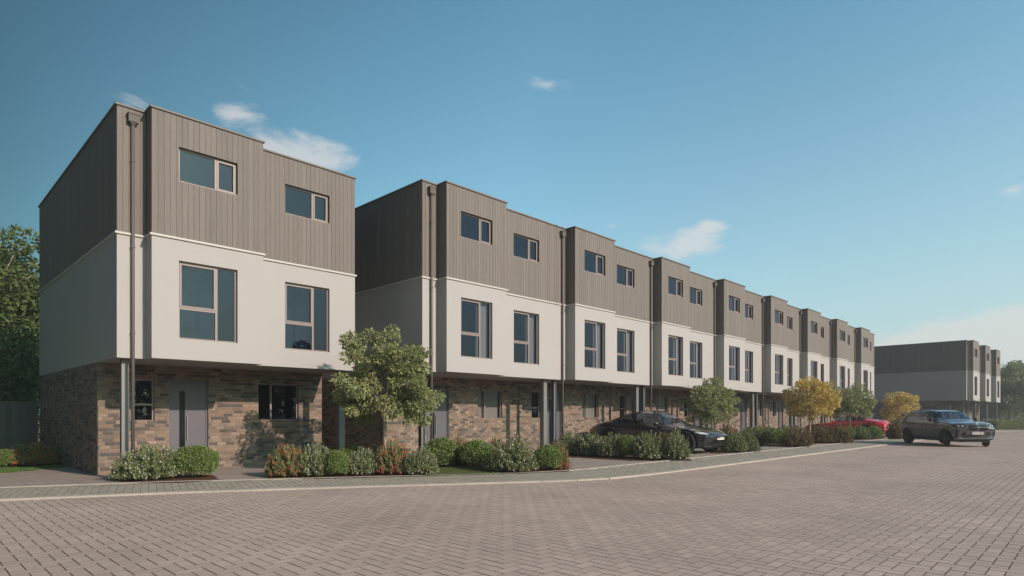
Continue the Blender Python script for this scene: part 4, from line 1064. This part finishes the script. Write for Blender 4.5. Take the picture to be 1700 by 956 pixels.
def suv_extra(t, patch, L, Wd, H, paint, bvh):
    for s in (-1, 1):
        a = Wd/2
        hl = patch('headlight', [(s*.50*a, .545*H), (s*.86*a, .54*H), (s*.93*a, .58*H), (s*.90*a, .605*H), (s*.52*a, .595*H)], '+x', M['trimblack'], .008, .03)
        for q in (.62, .76): patch('lamp_ring', [(s*(q-.04)*a, .55*H), (s*(q+.05)*a, .55*H), (s*(q+.06)*a, .575*H), (s*(q-.03)*a, .578*H)], '+x', M['lens'], .014, .02, parent=hl)
        g = patch('kidney_grille', [(s*.045*a, .455*H), (s*.10*a, .43*H), (s*.36*a, .43*H), (s*.44*a, .50*H), (s*.42*a, .575*H), (s*.36*a, .598*H), (s*.09*a, .598*H), (s*.045*a, .575*H)], '+x', M['trimblack'], .012, .03)
        for k in range(7):
            y = s*(.09+k*.047)*a; patch('slat', [(y-.006, .445*H), (y+.006, .445*H), (y+.006, .592*H), (y-.006, .592*H)], '+x', M['rim'], .022, .02, parent=g)
        patch('side_vent', [(s*.80*a, .245*H), (s*.90*a, .255*H), (s*.885*a, .46*H), (s*.82*a, .46*H)], '+x', M['trimblack'], .008, .02)
        patch('corner_scoop', [(s*.40*a, .25*H), (s*.56*a, .25*H), (s*.70*a, .32*H), (s*.60*a, .40*H), (s*.48*a, .40*H)], '+x', M['trimblack'], .008, .02)
        patch('sill_trim', [(-.30*L, .185*H), (.28*L, .185*H), (.28*L, .235*H), (-.30*L, .235*H)], '+y' if s > 0 else '-y', M['trimblack'], .006, .06)
        pts = [(L/2-uu*L, s*Wd*.318, bvh.ray_cast(Vector((L/2-uu*L, s*Wd*.318, 3)), Vector((0, 0, -1)))[0].z+e) for uu, e in ((.43, .0), (.455, .035), (.60, .04), (.76, .04), (.82, .035), (.845, .0))]
        mb = MB(); mb.tube(pts, [.02]*6, 6); obj('roof_rail', mb, M['trimblack'], t, True)
        patch('tail_light', [(s*.55*a, .60*H), (s*.93*a, .60*H), (s*.93*a, .67*H), (s*.55*a, .66*H)], '-x', M['redlens'], .008, .03)
    patch('front_lip', [(-.80*Wd/2, .165*H), (.80*Wd/2, .165*H), (.80*Wd/2, .215*H), (-.80*Wd/2, .215*H)], '+x', M['trimblack'], .008, .04)
    patch('lower_grille', [(-.50*Wd/2, .235*H), (.50*Wd/2, .235*H), (.50*Wd/2, .315*H), (-.50*Wd/2, .315*H)], '+x', M['trimblack'], .010, .04)
    hit = bvh.ray_cast(Vector((L, 0, .365*H)), Vector((-1, 0, 0)))
    plate(t, hit[0].x+.06, .372*H, .56, .125, [('SM23 PJR', .04, M['ink'])])
    hit = bvh.ray_cast(Vector((L, 0, .622*H)), Vector((-1, 0, 0)))
    if hit[0]:
        mb = MB(); mb.tube([(hit[0].x-.004, 0, hit[0].z), (hit[0].x+.012, 0, hit[0].z+.003)], [.045, .042], 20); bd_ = obj('badge', mb, M['chrome'], t)
        for k in range(4):
            mb = MB(); n0 = 0; a0 = k*PI/2; mb.v = [(hit[0].x+.014, 0, hit[0].z+.003)]+[(hit[0].x+.0135, .03*math.cos(a0+q*PI/8), hit[0].z+.003+.03*math.sin(a0+q*PI/8)) for q in range(5)]
            mb.f = [(0, q, q+1) for q in range(1, 5)]; mb.m = [0]*4; obj('badge_quarter', mb, M['plateblue'] if k % 2 else M['plate'], bd_)
SUV = dict(top=[(0, .46), (.006, .56), (.02, .62), (.05, .648), (.12, .675), (.2, .695), (.285, .715), (.42, .955), (.48, .985), (.56, 1.0), (.7, .995), (.85, .975), (.905, .955), (.945, .83), (.97, .70), (.985, .66), (1, .50)],
           belt=[(0, .44), (.02, .57), (.08, .61), (.2, .645), (.3, .66), (.6, .68), (.85, .71), (.95, .66), (1, .48)],
           w=[(0, .86), (.04, .93), (.12, .985), (.2, 1.0), (.3, .975), (.7, .975), (.8, 1.0), (.93, .95), (1, .84)],
           rw=[(0, .84), (.27, .84), (.40, .72), (.6, .70), (.88, .70), (.96, .80), (1, .85)], low=[(0, .20), (.08, .155), (.9, .16), (1, .26)],
           wr=.222, fw=.18, rwh=.79, ws=(.30, .425), rwin=(.905, .965), side=[(.345, .515), (.53, .69), (.705, .855)], doors=[(.335, .52), (.525, .69)], nose=.07, tail=.05, rake=.05, rrake=.03, extra=suv_extra, ww=.36)
hd = math.atan2(-.665, -.747)
fwd = Vector((math.cos(hd), math.sin(hd)))
fmid = Vector(((36.85+37.95)/2, (5.83+4.48)/2))
ctr = fmid-fwd*(.32*5.15)+Vector((sth, -cth))*.24
car('suv', 'grey sport utility car with black kidney grilles driving on the road at the right', 'car', (ctr.x, ctr.y), hd, 5.15, 2.10, 1.84, SUV, M['paint_grey'], steer=math.radians(-24))
